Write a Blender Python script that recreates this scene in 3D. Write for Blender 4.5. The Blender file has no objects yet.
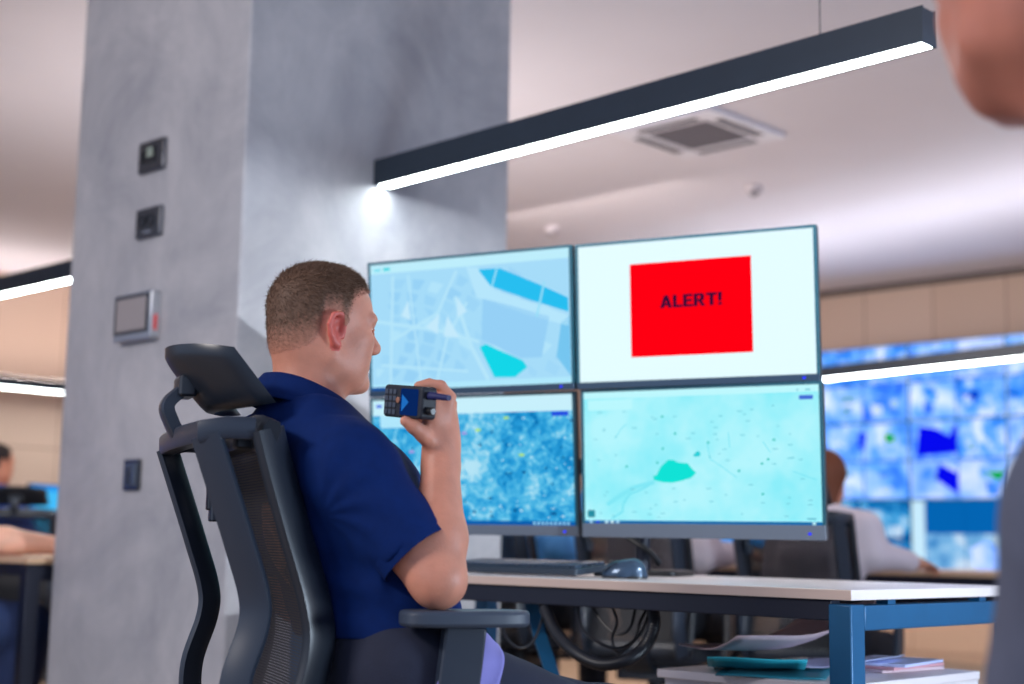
import bpy, math, random
import numpy as np
from mathutils import Vector, Matrix, noise

random.seed(7)
SC = bpy.context.scene
COL = SC.collection
PI = math.pi
R_ = math.radians

# ------------------------------------------------------------------ camera
FPX, ZC, PITCH, ROLL = 1450.0, 0.815, R_(7.93), R_(1.0)
cam_d = bpy.data.cameras.new('camera')
cam = bpy.data.objects.new('camera', cam_d)
COL.objects.link(cam)
cam_d.sensor_width = 36
cam_d.lens = 36 * FPX / 1024
cam_d.clip_start = 0.05
CR = Matrix.Rotation(PI / 2 + PITCH, 3, 'X') @ Matrix.Rotation(ROLL, 3, 'Z')
cam.matrix_world = Matrix.Translation((0, 0, ZC)) @ CR.to_4x4()
cam_d.dof.use_dof = True
cam_d.dof.focus_distance = 2.55
cam_d.dof.aperture_fstop = 2.4
SC.camera = cam


def _ray(px, py):
    return CR @ Vector(((px - 512) / FPX, -(py - 342) / FPX, -1))


def at(px, py, Y):
    r = _ray(px, py)
    return Vector((0, 0, ZC)) + r * (Y / r.y)


def atz(px, py, Z):
    r = _ray(px, py)
    return Vector((0, 0, ZC)) + r * ((Z - ZC) / r.z)


# room grid: G1 runs left and away, G2 runs right and away
A44 = R_(44)
G1 = Vector((-math.cos(A44), math.sin(A44), 0))
G2 = Vector((math.sin(A44), math.cos(A44), 0))
UP = Vector((0, 0, 1))

SC.view_settings.view_transform = 'Standard'
SC.view_settings.look = 'None'
SC.view_settings.exposure = 0.0
SC.view_settings.gamma = 1.0
SC.view_settings.use_curve_mapping = False


# ------------------------------------------------------------------ materials
def srgb(r, g, b):
    def c(v):
        v /= 255.0
        return v / 12.92 if v <= 0.04045 else ((v + 0.055) / 1.055) ** 2.4
    return (c(r), c(g), c(b), 1)


def mat(name, col, rough=0.5, metal=0.0, var=0.0, scale=20.0, bump=0.0, bscale=60.0, sss=0.0, spec=0.5, sheen=0.0, coat=0.0):
    m = bpy.data.materials.new(name)
    m.use_nodes = True
    nt = m.node_tree
    b = nt.nodes['Principled BSDF']
    b.inputs['Base Color'].default_value = col
    b.inputs['Roughness'].default_value = rough
    b.inputs['Metallic'].default_value = metal
    b.inputs['Specular IOR Level'].default_value = spec
    if coat:
        b.inputs['Coat Weight'].default_value = coat
    if sheen:
        b.inputs['Sheen Weight'].default_value = sheen
    if sss:
        b.inputs['Subsurface Weight'].default_value = sss
        b.inputs['Subsurface Radius'].default_value = (0.9, 0.35, 0.2)
        b.inputs['Subsurface Scale'].default_value = 0.008
    tc = nt.nodes.new('ShaderNodeTexCoord')
    if var:
        n = nt.nodes.new('ShaderNodeTexNoise')
        n.inputs['Scale'].default_value = scale
        n.inputs['Detail'].default_value = 5
        nt.links.new(tc.outputs['Object'], n.inputs['Vector'])
        r = nt.nodes.new('ShaderNodeValToRGB')
        r.color_ramp.elements[0].position = 0.3
        r.color_ramp.elements[1].position = 0.7
        r.color_ramp.elements[0].color = tuple(max(0, c * (1 - var)) for c in col[:3]) + (1,)
        r.color_ramp.elements[1].color = tuple(min(1, c * (1 + var)) for c in col[:3]) + (1,)
        nt.links.new(n.outputs['Fac'], r.inputs['Fac'])
        nt.links.new(r.outputs['Color'], b.inputs['Base Color'])
    if bump:
        n2 = nt.nodes.new('ShaderNodeTexNoise')
        n2.inputs['Scale'].default_value = bscale
        n2.inputs['Detail'].default_value = 4
        nt.links.new(tc.outputs['Object'], n2.inputs['Vector'])
        bp = nt.nodes.new('ShaderNodeBump')
        bp.inputs['Strength'].default_value = bump
        bp.inputs['Distance'].default_value = 0.005
        nt.links.new(n2.outputs['Fac'], bp.inputs['Height'])
        nt.links.new(bp.outputs['Normal'], b.inputs['Normal'])
    return m


def emit(name, col, strength=1.0):
    m = bpy.data.materials.new(name)
    m.use_nodes = True
    nt = m.node_tree
    nt.nodes.clear()
    o = nt.nodes.new('ShaderNodeOutputMaterial')
    e = nt.nodes.new('ShaderNodeEmission')
    e.inputs['Color'].default_value = col
    e.inputs['Strength'].default_value = strength
    nt.links.new(e.outputs[0], o.inputs['Surface'])
    return m


def emit_ramp(name, stops, scale, strength=1.0, detail=6.0, kind='noise', distort=0.0, rough=0.6, scale2=None):
    """a picture shown on a screen: emission through a noise and colour ramp"""
    m = emit(name, (1, 1, 1, 1), strength)
    nt = m.node_tree
    e = [n for n in nt.nodes if n.type == 'EMISSION'][0]
    tc = nt.nodes.new('ShaderNodeTexCoord')
    mp = nt.nodes.new('ShaderNodeMapping')
    mp.inputs['Location'].default_value = (random.uniform(0, 9), random.uniform(0, 9), random.uniform(0, 9))
    nt.links.new(tc.outputs['Object'], mp.inputs['Vector'])
    if kind == 'noise':
        n = nt.nodes.new('ShaderNodeTexNoise')
        n.inputs['Detail'].default_value = detail
        n.inputs['Roughness'].default_value = rough
        n.inputs['Distortion'].default_value = distort
        out = n.outputs['Fac']
    else:
        n = nt.nodes.new('ShaderNodeTexVoronoi')
        out = n.outputs['Distance']
    n.inputs['Scale'].default_value = scale
    nt.links.new(mp.outputs['Vector'], n.inputs['Vector'])
    if scale2:
        n3 = nt.nodes.new('ShaderNodeTexNoise')
        n3.inputs['Scale'].default_value = scale2
        n3.inputs['Detail'].default_value = 2
        nt.links.new(mp.outputs['Vector'], n3.inputs['Vector'])
        mx = nt.nodes.new('ShaderNodeMath')
        mx.operation = 'MULTIPLY_ADD'
        nt.links.new(n3.outputs['Fac'], mx.inputs[0])
        mx.inputs[1].default_value = 0.6
        ad = nt.nodes.new('ShaderNodeMath')
        ad.operation = 'SUBTRACT'
        nt.links.new(out, ad.inputs[0])
        ad.inputs[1].default_value = 0.3
        nt.links.new(ad.outputs[0], mx.inputs[2])
        out = mx.outputs[0]
    r = nt.nodes.new('ShaderNodeValToRGB')
    els = r.color_ramp.elements
    while len(els) < len(stops):
        els.new(0.5)
    for el, (p, c) in zip(els, stops):
        el.position = p
        el.color = c
    nt.links.new(out, r.inputs['Fac'])
    nt.links.new(r.outputs['Color'], e.inputs['Color'])
    return m


# ------------------------------------------------------------------ object helpers
def tag(o, label, cat, group=None, kind=None):
    o['label'] = label
    o['category'] = cat
    if group:
        o['group'] = group
    if kind:
        o['kind'] = kind
    return o


def empty(name, loc=(0, 0, 0), rz=0.0, M=None):
    o = bpy.data.objects.new(name, None)
    o.empty_display_size = 0.1
    COL.objects.link(o)
    if M is not None:
        o.matrix_world = M
    else:
        o.location = loc
        o.rotation_euler = (0, 0, rz)
    return o


def kids(o):
    return [c for c in bpy.data.objects if c.parent == o]


def copy_tree(o, parent=None):
    c = o.copy()
    COL.objects.link(c)
    if parent is not None:
        mpi = o.matrix_parent_inverse.copy()
        c.parent = parent
        c.matrix_parent_inverse = mpi
    for ch in kids(o):
        copy_tree(ch, c)
    return c


class MB:
    """collects faces of one mesh"""

    def __init__(s):
        s.v, s.f, s.m = [], [], []

    def add(s, vs, fs, mi=0, M=None):
        b = len(s.v)
        for p in vs:
            p = Vector(p)
            s.v.append(tuple(M @ p if M is not None else p))
        for f in fs:
            s.f.append([b + i for i in f])
            s.m.append(mi)
        return s

    def box(s, lo, hi, mi=0, M=None):
        x0, y0, z0 = lo
        x1, y1, z1 = hi
        vs = [(x0, y0, z0), (x1, y0, z0), (x1, y1, z0), (x0, y1, z0), (x0, y0, z1), (x1, y0, z1), (x1, y1, z1), (x0, y1, z1)]
        return s.add(vs, [(3, 2, 1, 0), (4, 5, 6, 7), (0, 1, 5, 4), (1, 2, 6, 5), (2, 3, 7, 6), (3, 0, 4, 7)], mi, M)

    def rbox(s, lo, hi, r, mi=0, M=None, n=4, axis=2):
        """box with rounded vertical (axis) edges"""
        ax = [0, 1, 2]
        ax.remove(axis)
        a, b = ax
        if axis == 1:
            a, b = 2, 0
        pts = []
        for cx, cy, t0 in ((hi[a] - r, hi[b] - r, 0), (lo[a] + r, hi[b] - r, PI / 2), (lo[a] + r, lo[b] + r, PI), (hi[a] - r, lo[b] + r, 1.5 * PI)):
            for i in range(n + 1):
                t = t0 + PI / 2 * i / n
                pts.append((cx + r * math.cos(t), cy + r * math.sin(t)))
        return s.prism(pts, lo[axis], hi[axis], (a, b, axis), mi, M)

    def prism(s, pts, z0, z1, axes=(0, 1, 2), mi=0, M=None):
        n = len(pts)
        vs = []
        for z in (z0, z1):
            for p in pts:
                q = [0, 0, 0]
                q[axes[0]], q[axes[1]], q[axes[2]] = p[0], p[1], z
                vs.append(q)
        fs = [list(range(n))[::-1], list(range(n, 2 * n))]
        for i in range(n):
            j = (i + 1) % n
            fs.append((i, j, n + j, n + i))
        return s.add(vs, fs, mi, M)

    def sweep(s, path, prof, side, mi=0, M=None, closed=False, scale=None):
        """prof: 2-D points (a along side, b along normal); side: constant vector or list"""
        P = [Vector(p) for p in path]
        n, k = len(P), len(prof)
        vs = []
        for i in range(n):
            if closed:
                T = P[(i + 1) % n] - P[i - 1]
            else:
                T = P[min(i + 1, n - 1)] - P[max(i - 1, 0)]
            T.normalize()
            S = Vector(side[i] if isinstance(side, list) else side)
            S = (S - T * S.dot(T)).normalized()
            N = T.cross(S)
            sc = scale[i] if scale else 1.0
            for a, b in prof:
                vs.append(P[i] + (S * a + N * b) * sc)
        fs = []
        for i in range(n if closed else n - 1):
            i2 = (i + 1) % n
            for j in range(k):
                j2 = (j + 1) % k
                fs.append((i * k + j, i * k + j2, i2 * k + j2, i2 * k + j))
        if not closed:
            fs.append(list(range(k))[::-1])
            fs.append([(n - 1) * k + j for j in range(k)])
        return s.add(vs, fs, mi, M)

    def tube(s, path, r, n=10, mi=0, M=None, closed=False, scale=None):
        prof = [(r * math.cos(2 * PI * i / n), r * math.sin(2 * PI * i / n)) for i in range(n)]
        P = [Vector(p) for p in path]
        side = []
        prev = None
        for i in range(len(P)):
            T = (P[min(i + 1, len(P) - 1)] - P[max(i - 1, 0)]).normalized()
            if prev is None:
                prev = Vector((0.3, 0.9, 0.2)) if abs(T.z) > 0.8 else Vector((0, 0, 1))
            prev = (prev - T * prev.dot(T)).normalized()
            side.append(prev.copy())
        return s.sweep(path, prof, side, mi, M, closed, scale)

    def lathe(s, prof, n=24, mi=0, M=None):
        vs, fs = [], []
        k = len(prof)
        for i in range(n):
            t = 2 * PI * i / n
            for r, z in prof:
                vs.append((r * math.cos(t), r * math.sin(t), z))
        for i in range(n):
            i2 = (i + 1) % n
            for j in range(k - 1):
                fs.append((i * k + j, i2 * k + j, i2 * k + j + 1, i * k + j + 1))
        fs.append([i * k for i in range(n)][::-1])
        fs.append([i * k + k - 1 for i in range(n)])
        return s.add(vs, fs, mi, M)

    def grid(s, fn, nu, nv, mi=0, M=None):
        vs = [fn(i / nu, j / nv) for i in range(nu + 1) for j in range(nv + 1)]
        fs = []
        for i in range(nu):
            for j in range(nv):
                a = i * (nv + 1) + j
                fs.append((a, a + nv + 1, a + nv + 2, a + 1))
        return s.add(vs, fs, mi, M)

    def build(s, name, mats, parent=None, bevel=0.0, smooth=True, angle=35, solid=0.0, subsurf=0):
        me = bpy.data.meshes.new(name)
        me.from_pydata(s.v, [], s.f)
        for m in (mats if isinstance(mats, list) else [mats]):
            me.materials.append(m)
        me.polygons.foreach_set('material_index', s.m)
        if smooth:
            me.polygons.foreach_set('use_smooth', [True] * len(me.polygons))
            me.set_sharp_from_angle(angle=R_(angle))
        me.update()
        o = bpy.data.objects.new(name, me)
        COL.objects.link(o)
        if parent is not None:
            o.parent = parent
        if solid:
            md = o.modifiers.new('solid', 'SOLIDIFY')
            md.thickness = solid
            md.offset = 0
        if bevel:
            md = o.modifiers.new('bevel', 'BEVEL')
            md.width = bevel
            md.segments = 2
            md.limit_method = 'ANGLE'
            md.angle_limit = R_(40)
        if subsurf:
            md = o.modifiers.new('sub', 'SUBSURF')
            md.levels = md.render_levels = subsurf
        return o


def spline(pts, n=8):
    """Catmull-Rom through points"""
    P = [Vector(p) for p in pts]
    P = [P[0] * 2 - P[1]] + P + [P[-1] * 2 - P[-2]]
    out = []
    for i in range(1, len(P) - 2):
        a, b, c, d = P[i - 1:i + 3]
        for k in range(n):
            t = k / n
            out.append(0.5 * ((2 * b) + (c - a) * t + (2 * a - 5 * b + 4 * c - d) * t * t + (3 * b - a - 3 * c + d) * t ** 3))
    out.append(P[-2])
    return out


def frameM(o, x, y, z):
    M = Matrix.Identity(4)
    for i, a in enumerate((x, y, z)):
        for k in range(3):
            M[k][i] = a[k]
    for k in range(3):
        M[k][3] = o[k]
    return M


# ------------------------------------------------------------------ soft bodies (blended distance field -> one closed mesh)
class Field:
    def __init__(s, lo, hi, h):
        s.lo = np.array(lo, np.float32)
        s.h = h
        s.n = np.ceil((np.array(hi) - np.array(lo)) / h).astype(int) + 1
        s.F = np.full(tuple(s.n), 1.0, np.float32)

    def blk(s, lo, hi):
        i0 = np.maximum(np.floor((np.array(lo) - s.lo) / s.h).astype(int), 0)
        i1 = np.minimum(np.ceil((np.array(hi) - s.lo) / s.h).astype(int) + 1, s.n)
        if np.any(i1 <= i0):
            return None, None
        ax = [(s.lo[a] + np.arange(i0[a], i1[a]) * s.h).astype(np.float32) for a in range(3)]
        X, Y, Z = ax[0][:, None, None], ax[1][None, :, None], ax[2][None, None, :]
        return tuple(slice(i0[a], i1[a]) for a in range(3)), (X, Y, Z)

    def _put(s, sl, d, k, op):
        a = s.F[sl]
        if op == 'add':
            if k > 0:
                hh = np.maximum(k - np.abs(a - d), 0) / k
                s.F[sl] = np.minimum(a, d) - hh * hh * k * 0.25
            else:
                s.F[sl] = np.minimum(a, d)
        else:
            d = -d
            if k > 0:
                hh = np.maximum(k - np.abs(a - d), 0) / k
                s.F[sl] = np.maximum(a, d) + hh * hh * k * 0.25
            else:
                s.F[sl] = np.maximum(a, d)

    def cap(s, a, b, r1, r2, k=0.02, op='add'):
        a, b = np.array(a, np.float32), np.array(b, np.float32)
        m = max(r1, r2) + k + 3 * s.h
        sl, g = s.blk(np.minimum(a, b) - m, np.maximum(a, b) + m)
        if sl is None:
            return
        ab = b - a
        L2 = float(ab @ ab) + 1e-12
        px, py, pz = g[0] - a[0], g[1] - a[1], g[2] - a[2]
        t = np.clip((px * ab[0] + py * ab[1] + pz * ab[2]) / L2, 0, 1)
        d = np.sqrt((px - t * ab[0]) ** 2 + (py - t * ab[1]) ** 2 + (pz - t * ab[2]) ** 2) - (r1 + (r2 - r1) * t)
        s._put(sl, d, k, op)

    def ell(s, c, ax, r, k=0.02, op='add'):
        """ax: three unit axes, r: three radii"""
        c = np.array(c, np.float32)
        A = np.array([list(v) for v in ax], np.float32)
        r = np.array(r, np.float32)
        ext = np.sqrt(((A * r[:, None]) ** 2).sum(0)) + k + 3 * s.h
        sl, g = s.blk(c - ext, c + ext)
        if sl is None:
            return
        px, py, pz = g[0] - c[0], g[1] - c[1], g[2] - c[2]
        q = [(px * A[i][0] + py * A[i][1] + pz * A[i][2]) / r[i] for i in range(3)]
        k0 = np.sqrt(q[0] ** 2 + q[1] ** 2 + q[2] ** 2) + 1e-6
        k1 = np.sqrt((q[0] / r[0]) ** 2 + (q[1] / r[1]) ** 2 + (q[2] / r[2]) ** 2) + 1e-6
        s._put(sl, k0 * (k0 - 1) / k1, k, op)

    def slab(s, a, b, lat, w1, f1, w2, f2, k=0.03, op='add'):
        """segment a-b with elliptic section: half width w along lat, half depth f along the third axis"""
        a, b = np.array(a, np.float32), np.array(b, np.float32)
        m = max(w1, w2, f1, f2) + k + 3 * s.h
        sl, g = s.blk(np.minimum(a, b) - m, np.maximum(a, b) + m)
        if sl is None:
            return
        ab = b - a
        L = float(np.sqrt(ab @ ab))
        T = ab / L
        S = np.array(lat, np.float32)
        S = S - T * (S @ T)
        S /= np.sqrt(S @ S)
        N = np.cross(T, S)
        px, py, pz = g[0] - a[0], g[1] - a[1], g[2] - a[2]
        w = px * T[0] + py * T[1] + pz * T[2]
        t = np.clip(w / L, 0, 1)
        w = w - t * L
        u = px * S[0] + py * S[1] + pz * S[2]
        v = px * N[0] + py * N[1] + pz * N[2]
        wl, fl = w1 + (w2 - w1) * t, f1 + (f2 - f1) * t
        k0 = np.sqrt((u / wl) ** 2 + (v / fl) ** 2 + (w / fl) ** 2) + 1e-6
        k1 = np.sqrt((u / wl ** 2) ** 2 + (v / fl ** 2) ** 2 + (w / fl ** 2) ** 2) + 1e-6
        s._put(sl, k0 * (k0 - 1) / k1, k, op)

    def plane_cut(s, p, nrm, c=None, rad=None, k=0.0):
        """remove everything on the side nrm points to (inside a ball c, rad)"""
        p, nrm = np.array(p, np.float32), np.array(nrm, np.float32)
        if c is None:
            lo, hi = s.lo, s.lo + s.n * s.h
        else:
            c = np.array(c, np.float32)
            lo, hi = c - rad, c + rad
        sl, g = s.blk(lo, hi)
        if sl is None:
            return
        d = -((g[0] - p[0]) * nrm[0] + (g[1] - p[1]) * nrm[1] + (g[2] - p[2]) * nrm[2])
        if c is not None:
            rr = np.sqrt((g[0] - c[0]) ** 2 + (g[1] - c[1]) ** 2 + (g[2] - c[2]) ** 2) - rad
            d = np.maximum(d, rr)
        s._put(sl, d, k, 'sub')

    def extract(s, smooth=2):
        F = s.F
        S = F < 0
        n = F.shape
        cnt = np.zeros((n[0] - 1, n[1] - 1, n[2] - 1), np.uint8)
        for dx in (0, 1):
            for dy in (0, 1):
                for dz in (0, 1):
                    cnt += S[dx:n[0] - 1 + dx, dy:n[1] - 1 + dy, dz:n[2] - 1 + dz]
        act = (cnt > 0) & (cnt < 8)
        I, J, K = np.nonzero(act)
        ids = np.full(cnt.shape, -1, np.int64)
        ids[I, J, K] = np.arange(len(I))
        cs = [(dx, dy, dz) for dx in (0, 1) for dy in (0, 1) for dz in (0, 1)]
        fv = np.stack([F[I + a, J + b, K + c] for a, b, c in cs], 1)
        acc = np.zeros((len(I), 3))
        num = np.zeros(len(I))
        for a in range(8):
            for b in range(a + 1, 8):
                df = np.array(cs[b]) - np.array(cs[a])
                if np.abs(df).sum() != 1:
                    continue
                fa, fb = fv[:, a], fv[:, b]
                m = (fa < 0) != (fb < 0)
                t = np.where(m, fa / np.where(m, fa - fb, 1), 0)
                p = np.array(cs[a])[None] + t[:, None] * df[None]
                acc += p * m[:, None]
                num += m
        V = np.stack([I, J, K], 1) + acc / num[:, None]
        V = s.lo[None] + V * s.h
        Q = []
        for ax in range(3):
            o1, o2 = [(1, 2), (2, 0), (0, 1)][ax]
            sa = [slice(None)] * 3
            sb = [slice(None)] * 3
            sa[ax], sb[ax] = slice(0, -1), slice(1, None)
            A, B = S[tuple(sa)], S[tuple(sb)]
            E = np.stack(np.nonzero(A != B), 1)
            ok = (E[:, o1] > 0) & (E[:, o2] > 0) & (E[:, o1] < n[o1] - 1) & (E[:, o2] < n[o2] - 1)
            E = E[ok]
            fl = A[tuple(E.T)]

            def cell(d1, d2):
                c = E.copy()
                c[:, o1] += d1
                c[:, o2] += d2
                return ids[tuple(c.T)]
            q = np.stack([cell(-1, -1), cell(0, -1), cell(0, 0), cell(-1, 0)], 1)
            q[~fl] = q[~fl][:, ::-1]
            Q.append(q)
        Q = np.concatenate(Q)
        for _ in range(smooth):
            a = np.concatenate([Q[:, [0, 1]], Q[:, [1, 2]], Q[:, [2, 3]], Q[:, [3, 0]]])
            sm = np.zeros_like(V)
            c = np.zeros(len(V))
            for d in range(3):
                sm[:, d] = np.bincount(a[:, 0], V[a[:, 1], d], len(V)) + np.bincount(a[:, 1], V[a[:, 0], d], len(V))
            c = np.bincount(a[:, 0], minlength=len(V)) + np.bincount(a[:, 1], minlength=len(V))
            V = V * 0.4 + 0.6 * sm / c[:, None]
        return V, Q


def np_normals(V, Q):
    fn = np.cross(V[Q[:, 2]] - V[Q[:, 0]], V[Q[:, 3]] - V[Q[:, 1]])
    N = np.zeros_like(V)
    for i in range(4):
        for d in range(3):
            N[:, d] += np.bincount(Q[:, i], fn[:, d], len(V))
    return N / (np.linalg.norm(N, axis=1)[:, None] + 1e-12)


def np_mesh(name, V, Q, mats, parent=None, attr=None, org=None):
    """org: object origin (so the thing's own location is its place)"""
    o_ = np.array(org if org is not None else (0, 0, 0), float)
    me = bpy.data.meshes.new(name)
    Vl = V - o_[None]
    me.vertices.add(len(Vl))
    me.vertices.foreach_set('co', np.ascontiguousarray(Vl, np.float32).ravel())
    nf, k = Q.shape
    me.loops.add(nf * k)
    me.loops.foreach_set('vertex_index', np.ascontiguousarray(Q, np.int32).ravel())
    me.polygons.add(nf)
    me.polygons.foreach_set('loop_start', np.arange(0, nf * k, k, dtype=np.int32))
    me.polygons.foreach_set('use_smooth', np.ones(nf, bool))
    me.update(calc_edges=True)
    me.validate()
    for m in (mats if isinstance(mats, list) else [mats]):
        me.materials.append(m)
    if attr is not None:
        at_ = me.attributes.new('hair_length', 'FLOAT', 'POINT')
        at_.data.foreach_set('value', np.ascontiguousarray(attr, np.float32))
    o = bpy.data.objects.new(name, me)
    COL.objects.link(o)
    if parent is not None:
        o.parent = parent
    if org is not None and parent is None:
        o.location = org
    return o


# ------------------------------------------------------------------ room
MG = frameM((0, 0, 0), -G1, G2, UP)          # room frame: x right and near, y right and away
MGI = MG.inverted()


def g2w(x, y, z=0):
    return MG @ Vector((x, y, z))


def hit_y(px, py, yg):
    """where the sight line meets the room plane y = yg, in room coordinates"""
    o = MGI @ Vector((0, 0, ZC))
    d = (MGI.to_3x3() @ _ray(px, py))
    return o + d * ((yg - o.y) / d.y)


def groot(name, x, y, z=0, rz=0.0):
    return empty(name, M=MG @ Matrix.Translation((x, y, z)) @ Matrix.Rotation(rz, 4, 'Z'))


def concrete():
    m = mat('pillar_concrete', srgb(168, 167, 172), rough=0.6, spec=0.35)
    nt = m.node_tree
    b = nt.nodes['Principled BSDF']
    tc = nt.nodes.new('ShaderNodeTexCoord')
    n1 = nt.nodes.new('ShaderNodeTexNoise')
    n1.inputs['Scale'].default_value = 2.2
    n1.inputs['Detail'].default_value = 9
    n1.inputs['Roughness'].default_value = 0.68
    n1.inputs['Distortion'].default_value = 0.6
    r1 = nt.nodes.new('ShaderNodeValToRGB')
    r1.color_ramp.elements[0].position = 0.3
    r1.color_ramp.elements[0].color = srgb(148, 149, 156)
    r1.color_ramp.elements[1].position = 0.68
    r1.color_ramp.elements[1].color = srgb(186, 184, 187)
    nt.links.new(tc.outputs['Object'], n1.inputs['Vector'])
    nt.links.new(n1.outputs['Fac'], r1.inputs['Fac'])
    mp = nt.nodes.new('ShaderNodeMapping')
    mp.inputs['Scale'].default_value = (5, 5, 2.2)
    n2 = nt.nodes.new('ShaderNodeTexNoise')
    n2.inputs['Scale'].default_value = 3.0
    n2.inputs['Detail'].default_value = 8
    nt.links.new(tc.outputs['Object'], mp.inputs['Vector'])
    nt.links.new(mp.outputs['Vector'], n2.inputs['Vector'])
    r2 = nt.nodes.new('ShaderNodeValToRGB')
    r2.color_ramp.elements[0].position = 0.32
    r2.color_ramp.elements[0].color = (0.78, 0.78, 0.8, 1)
    r2.color_ramp.elements[1].position = 0.6
    r2.color_ramp.elements[1].color = (1, 1, 1, 1)
    nt.links.new(n2.outputs['Fac'], r2.inputs['Fac'])
    mx = nt.nodes.new('ShaderNodeMix')
    mx.data_type = 'RGBA'
    mx.blend_type = 'MULTIPLY'
    mx.inputs['Factor'].default_value = 0.3
    nt.links.new(r1.outputs['Color'], mx.inputs['A'])
    nt.links.new(r2.outputs['Color'], mx.inputs['B'])
    nt.links.new(mx.outputs['Result'], b.inputs['Base Color'])
    bp = nt.nodes.new('ShaderNodeBump')
    bp.inputs['Strength'].default_value = 0.12
    bp.inputs['Distance'].default_value = 0.01
    nt.links.new(n1.outputs['Fac'], bp.inputs['Height'])
    nt.links.new(bp.outputs['Normal'], b.inputs['Normal'])
    return m


def panels(name, c1, c2, cm, w, h):
    m = mat(name, c1, rough=0.55, spec=0.3)
    nt = m.node_tree
    b = nt.nodes['Principled BSDF']
    tc = nt.nodes.new('ShaderNodeTexCoord')
    mp = nt.nodes.new('ShaderNodeMapping')
    mp.inputs['Rotation'].default_value = (PI / 2, 0, 0)
    br = nt.nodes.new('ShaderNodeTexBrick')
    br.offset = 0
    br.inputs['Scale'].default_value = 1
    br.inputs['Brick Width'].default_value = w
    br.inputs['Row Height'].default_value = h
    br.inputs['Mortar Size'].default_value = 0.006
    br.inputs['Color1'].default_value = c1
    br.inputs['Color2'].default_value = c2
    br.inputs['Mortar'].default_value = cm
    nt.links.new(tc.outputs['Object'], mp.inputs['Vector'])
    nt.links.new(mp.outputs['Vector'], br.inputs['Vector'])
    nt.links.new(br.outputs['Color'], b.inputs['Base Color'])
    return m


M_CONC = concrete()
M_WALLP = panels('wall_wood_panel', srgb(204, 178, 160), srgb(196, 169, 150), srgb(150, 124, 108), 0.62, 1.55)
M_CEIL = mat('ceiling_paint', srgb(222, 218, 226), rough=0.8, var=0.02, scale=1.5, spec=0.2)
M_FLOOR = mat('floor_carpet_tile', srgb(142, 120, 98), rough=0.45, var=0.12, scale=6, spec=0.4)
M_TRIM = mat('dark_cove_trim', srgb(96, 84, 80), rough=0.6)
M_DARKMETAL = mat('fixture_dark_metal', srgb(36, 48, 62), rough=0.42, metal=0.3, var=0.06, scale=12)
M_LED = emit('pendant_led', (0.9, 0.99, 1.0, 1), 34.0)
M_LEDUP = emit('pendant_led_up', (1.0, 0.9, 0.86, 1), 45.0)
M_LEDUPD = emit('pendant_led_up_dim', (1.0, 0.9, 0.86, 1), 4.0)
M_LEDUPC = emit('pendant_led_up_cool', (0.9, 0.92, 1.0, 1), 42.0)
M_BLACKPL = mat('black_plastic', srgb(22, 24, 28), rough=0.38, var=0.1, scale=40)
M_STEEL = mat('brushed_steel', srgb(176, 178, 184), rough=0.3, metal=0.85, var=0.06, scale=30)


def struct(o):
    o['kind'] = 'structure'
    return o


def gbox(name, lo, hi, m, bevel=0.0):
    o = MB().box(lo, hi).build(name, m, bevel=bevel)
    o.matrix_world = MG
    return struct(o)


gbox('floor', (-11.5, -2.5, -0.1), (2.5, 10.8, 0.0), M_FLOOR)
gbox('ceiling', (-11.5, -1.0, 3.0), (1.0, 10.8, 3.1), M_CEIL)
gbox('wall_right', (-11.5, 10.66, 0), (1.5, 10.8, 3.0), M_WALLP)
# the left wall's mesh runs along its own x so that its panel seams stand upright
wl = MB().box((0, 0, 0), (13.1, 0.12, 3.0)).build('wall_left', M_WALLP)
wl.matrix_world = MG @ Matrix.Translation((-11.41, -2.44, 0)) @ Matrix.Rotation(PI / 2, 4, 'Z')
struct(wl)
gbox('trim_1', (-11.41, 10.62, 2.95), (1.5, 10.66, 3.0), M_TRIM)
gbox('baseboard_right', (-11.41, 10.64, 0), (1.5, 10.66, 0.09), M_TRIM)
PX0, PX1, PY0, PY1 = -4.593, -3.578, 2.52, 3.675
pl = MB().rbox((0, 0, 0), (PX1 - PX0, PY1 - PY0, 3.0), 0.012).build('pillar', M_CONC)
pl.matrix_world = MG @ Matrix.Translation((PX0, PY0, 0))
struct(pl)


# pendant lamps: an aluminium channel, a lens flush with its underside, hanging wires
def pendant(x0, x1, y, zb, label, uplight=None, along='x', wires=(0.2, 0.8), w=0.062, h=0.088, rz=0.0):
    if along == 'x':
        r = groot('pendant_light', x0, y, zb, rz)
        L = x1 - x0
    else:
        r = groot('pendant_light', y, x0, zb, PI / 2)
        L = x1 - x0
    tag(r, label, 'lamp', 'linear pendant lamps')
    t = 0.006
    hb = MB().box((0, -w / 2, 0), (L, -w / 2 + t, h)).box((0, w / 2 - t, 0), (L, w / 2, h))
    hb.box((0, -w / 2 + t, 0.02), (L, w / 2 - t, h - 0.004)).box((0, -w / 2 + t, 0), (t, w / 2 - t, 0.02)).box((L - t, -w / 2 + t, 0), (L, w / 2 - t, 0.02))
    hb.build('housing', M_DARKMETAL, r)
    MB().box((0.016, -w / 2 + t, 0.0015), (L - t, w / 2 - t, 0.019)).build('diffuser', M_LED, r)
    if uplight:
        MB().box((t, -w / 2 + t, h - 0.004), (L - t, w / 2 - t, h + 0.001)).build('top_diffuser', uplight, r)
    for k in wires:
        MB().tube([(L * k, 0, h - 0.006), (L * k, 0, 3.0 - zb)], 0.0016, 6).build('wire', M_DARKMETAL, r)
        MB().lathe([(0.02, 2.975 - zb), (0.02, 3.0 - zb)], 12, 0, Matrix.Translation((L * k, 0, 0))).build('ceiling_mount', M_DARKMETAL, r)
    return r


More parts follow.
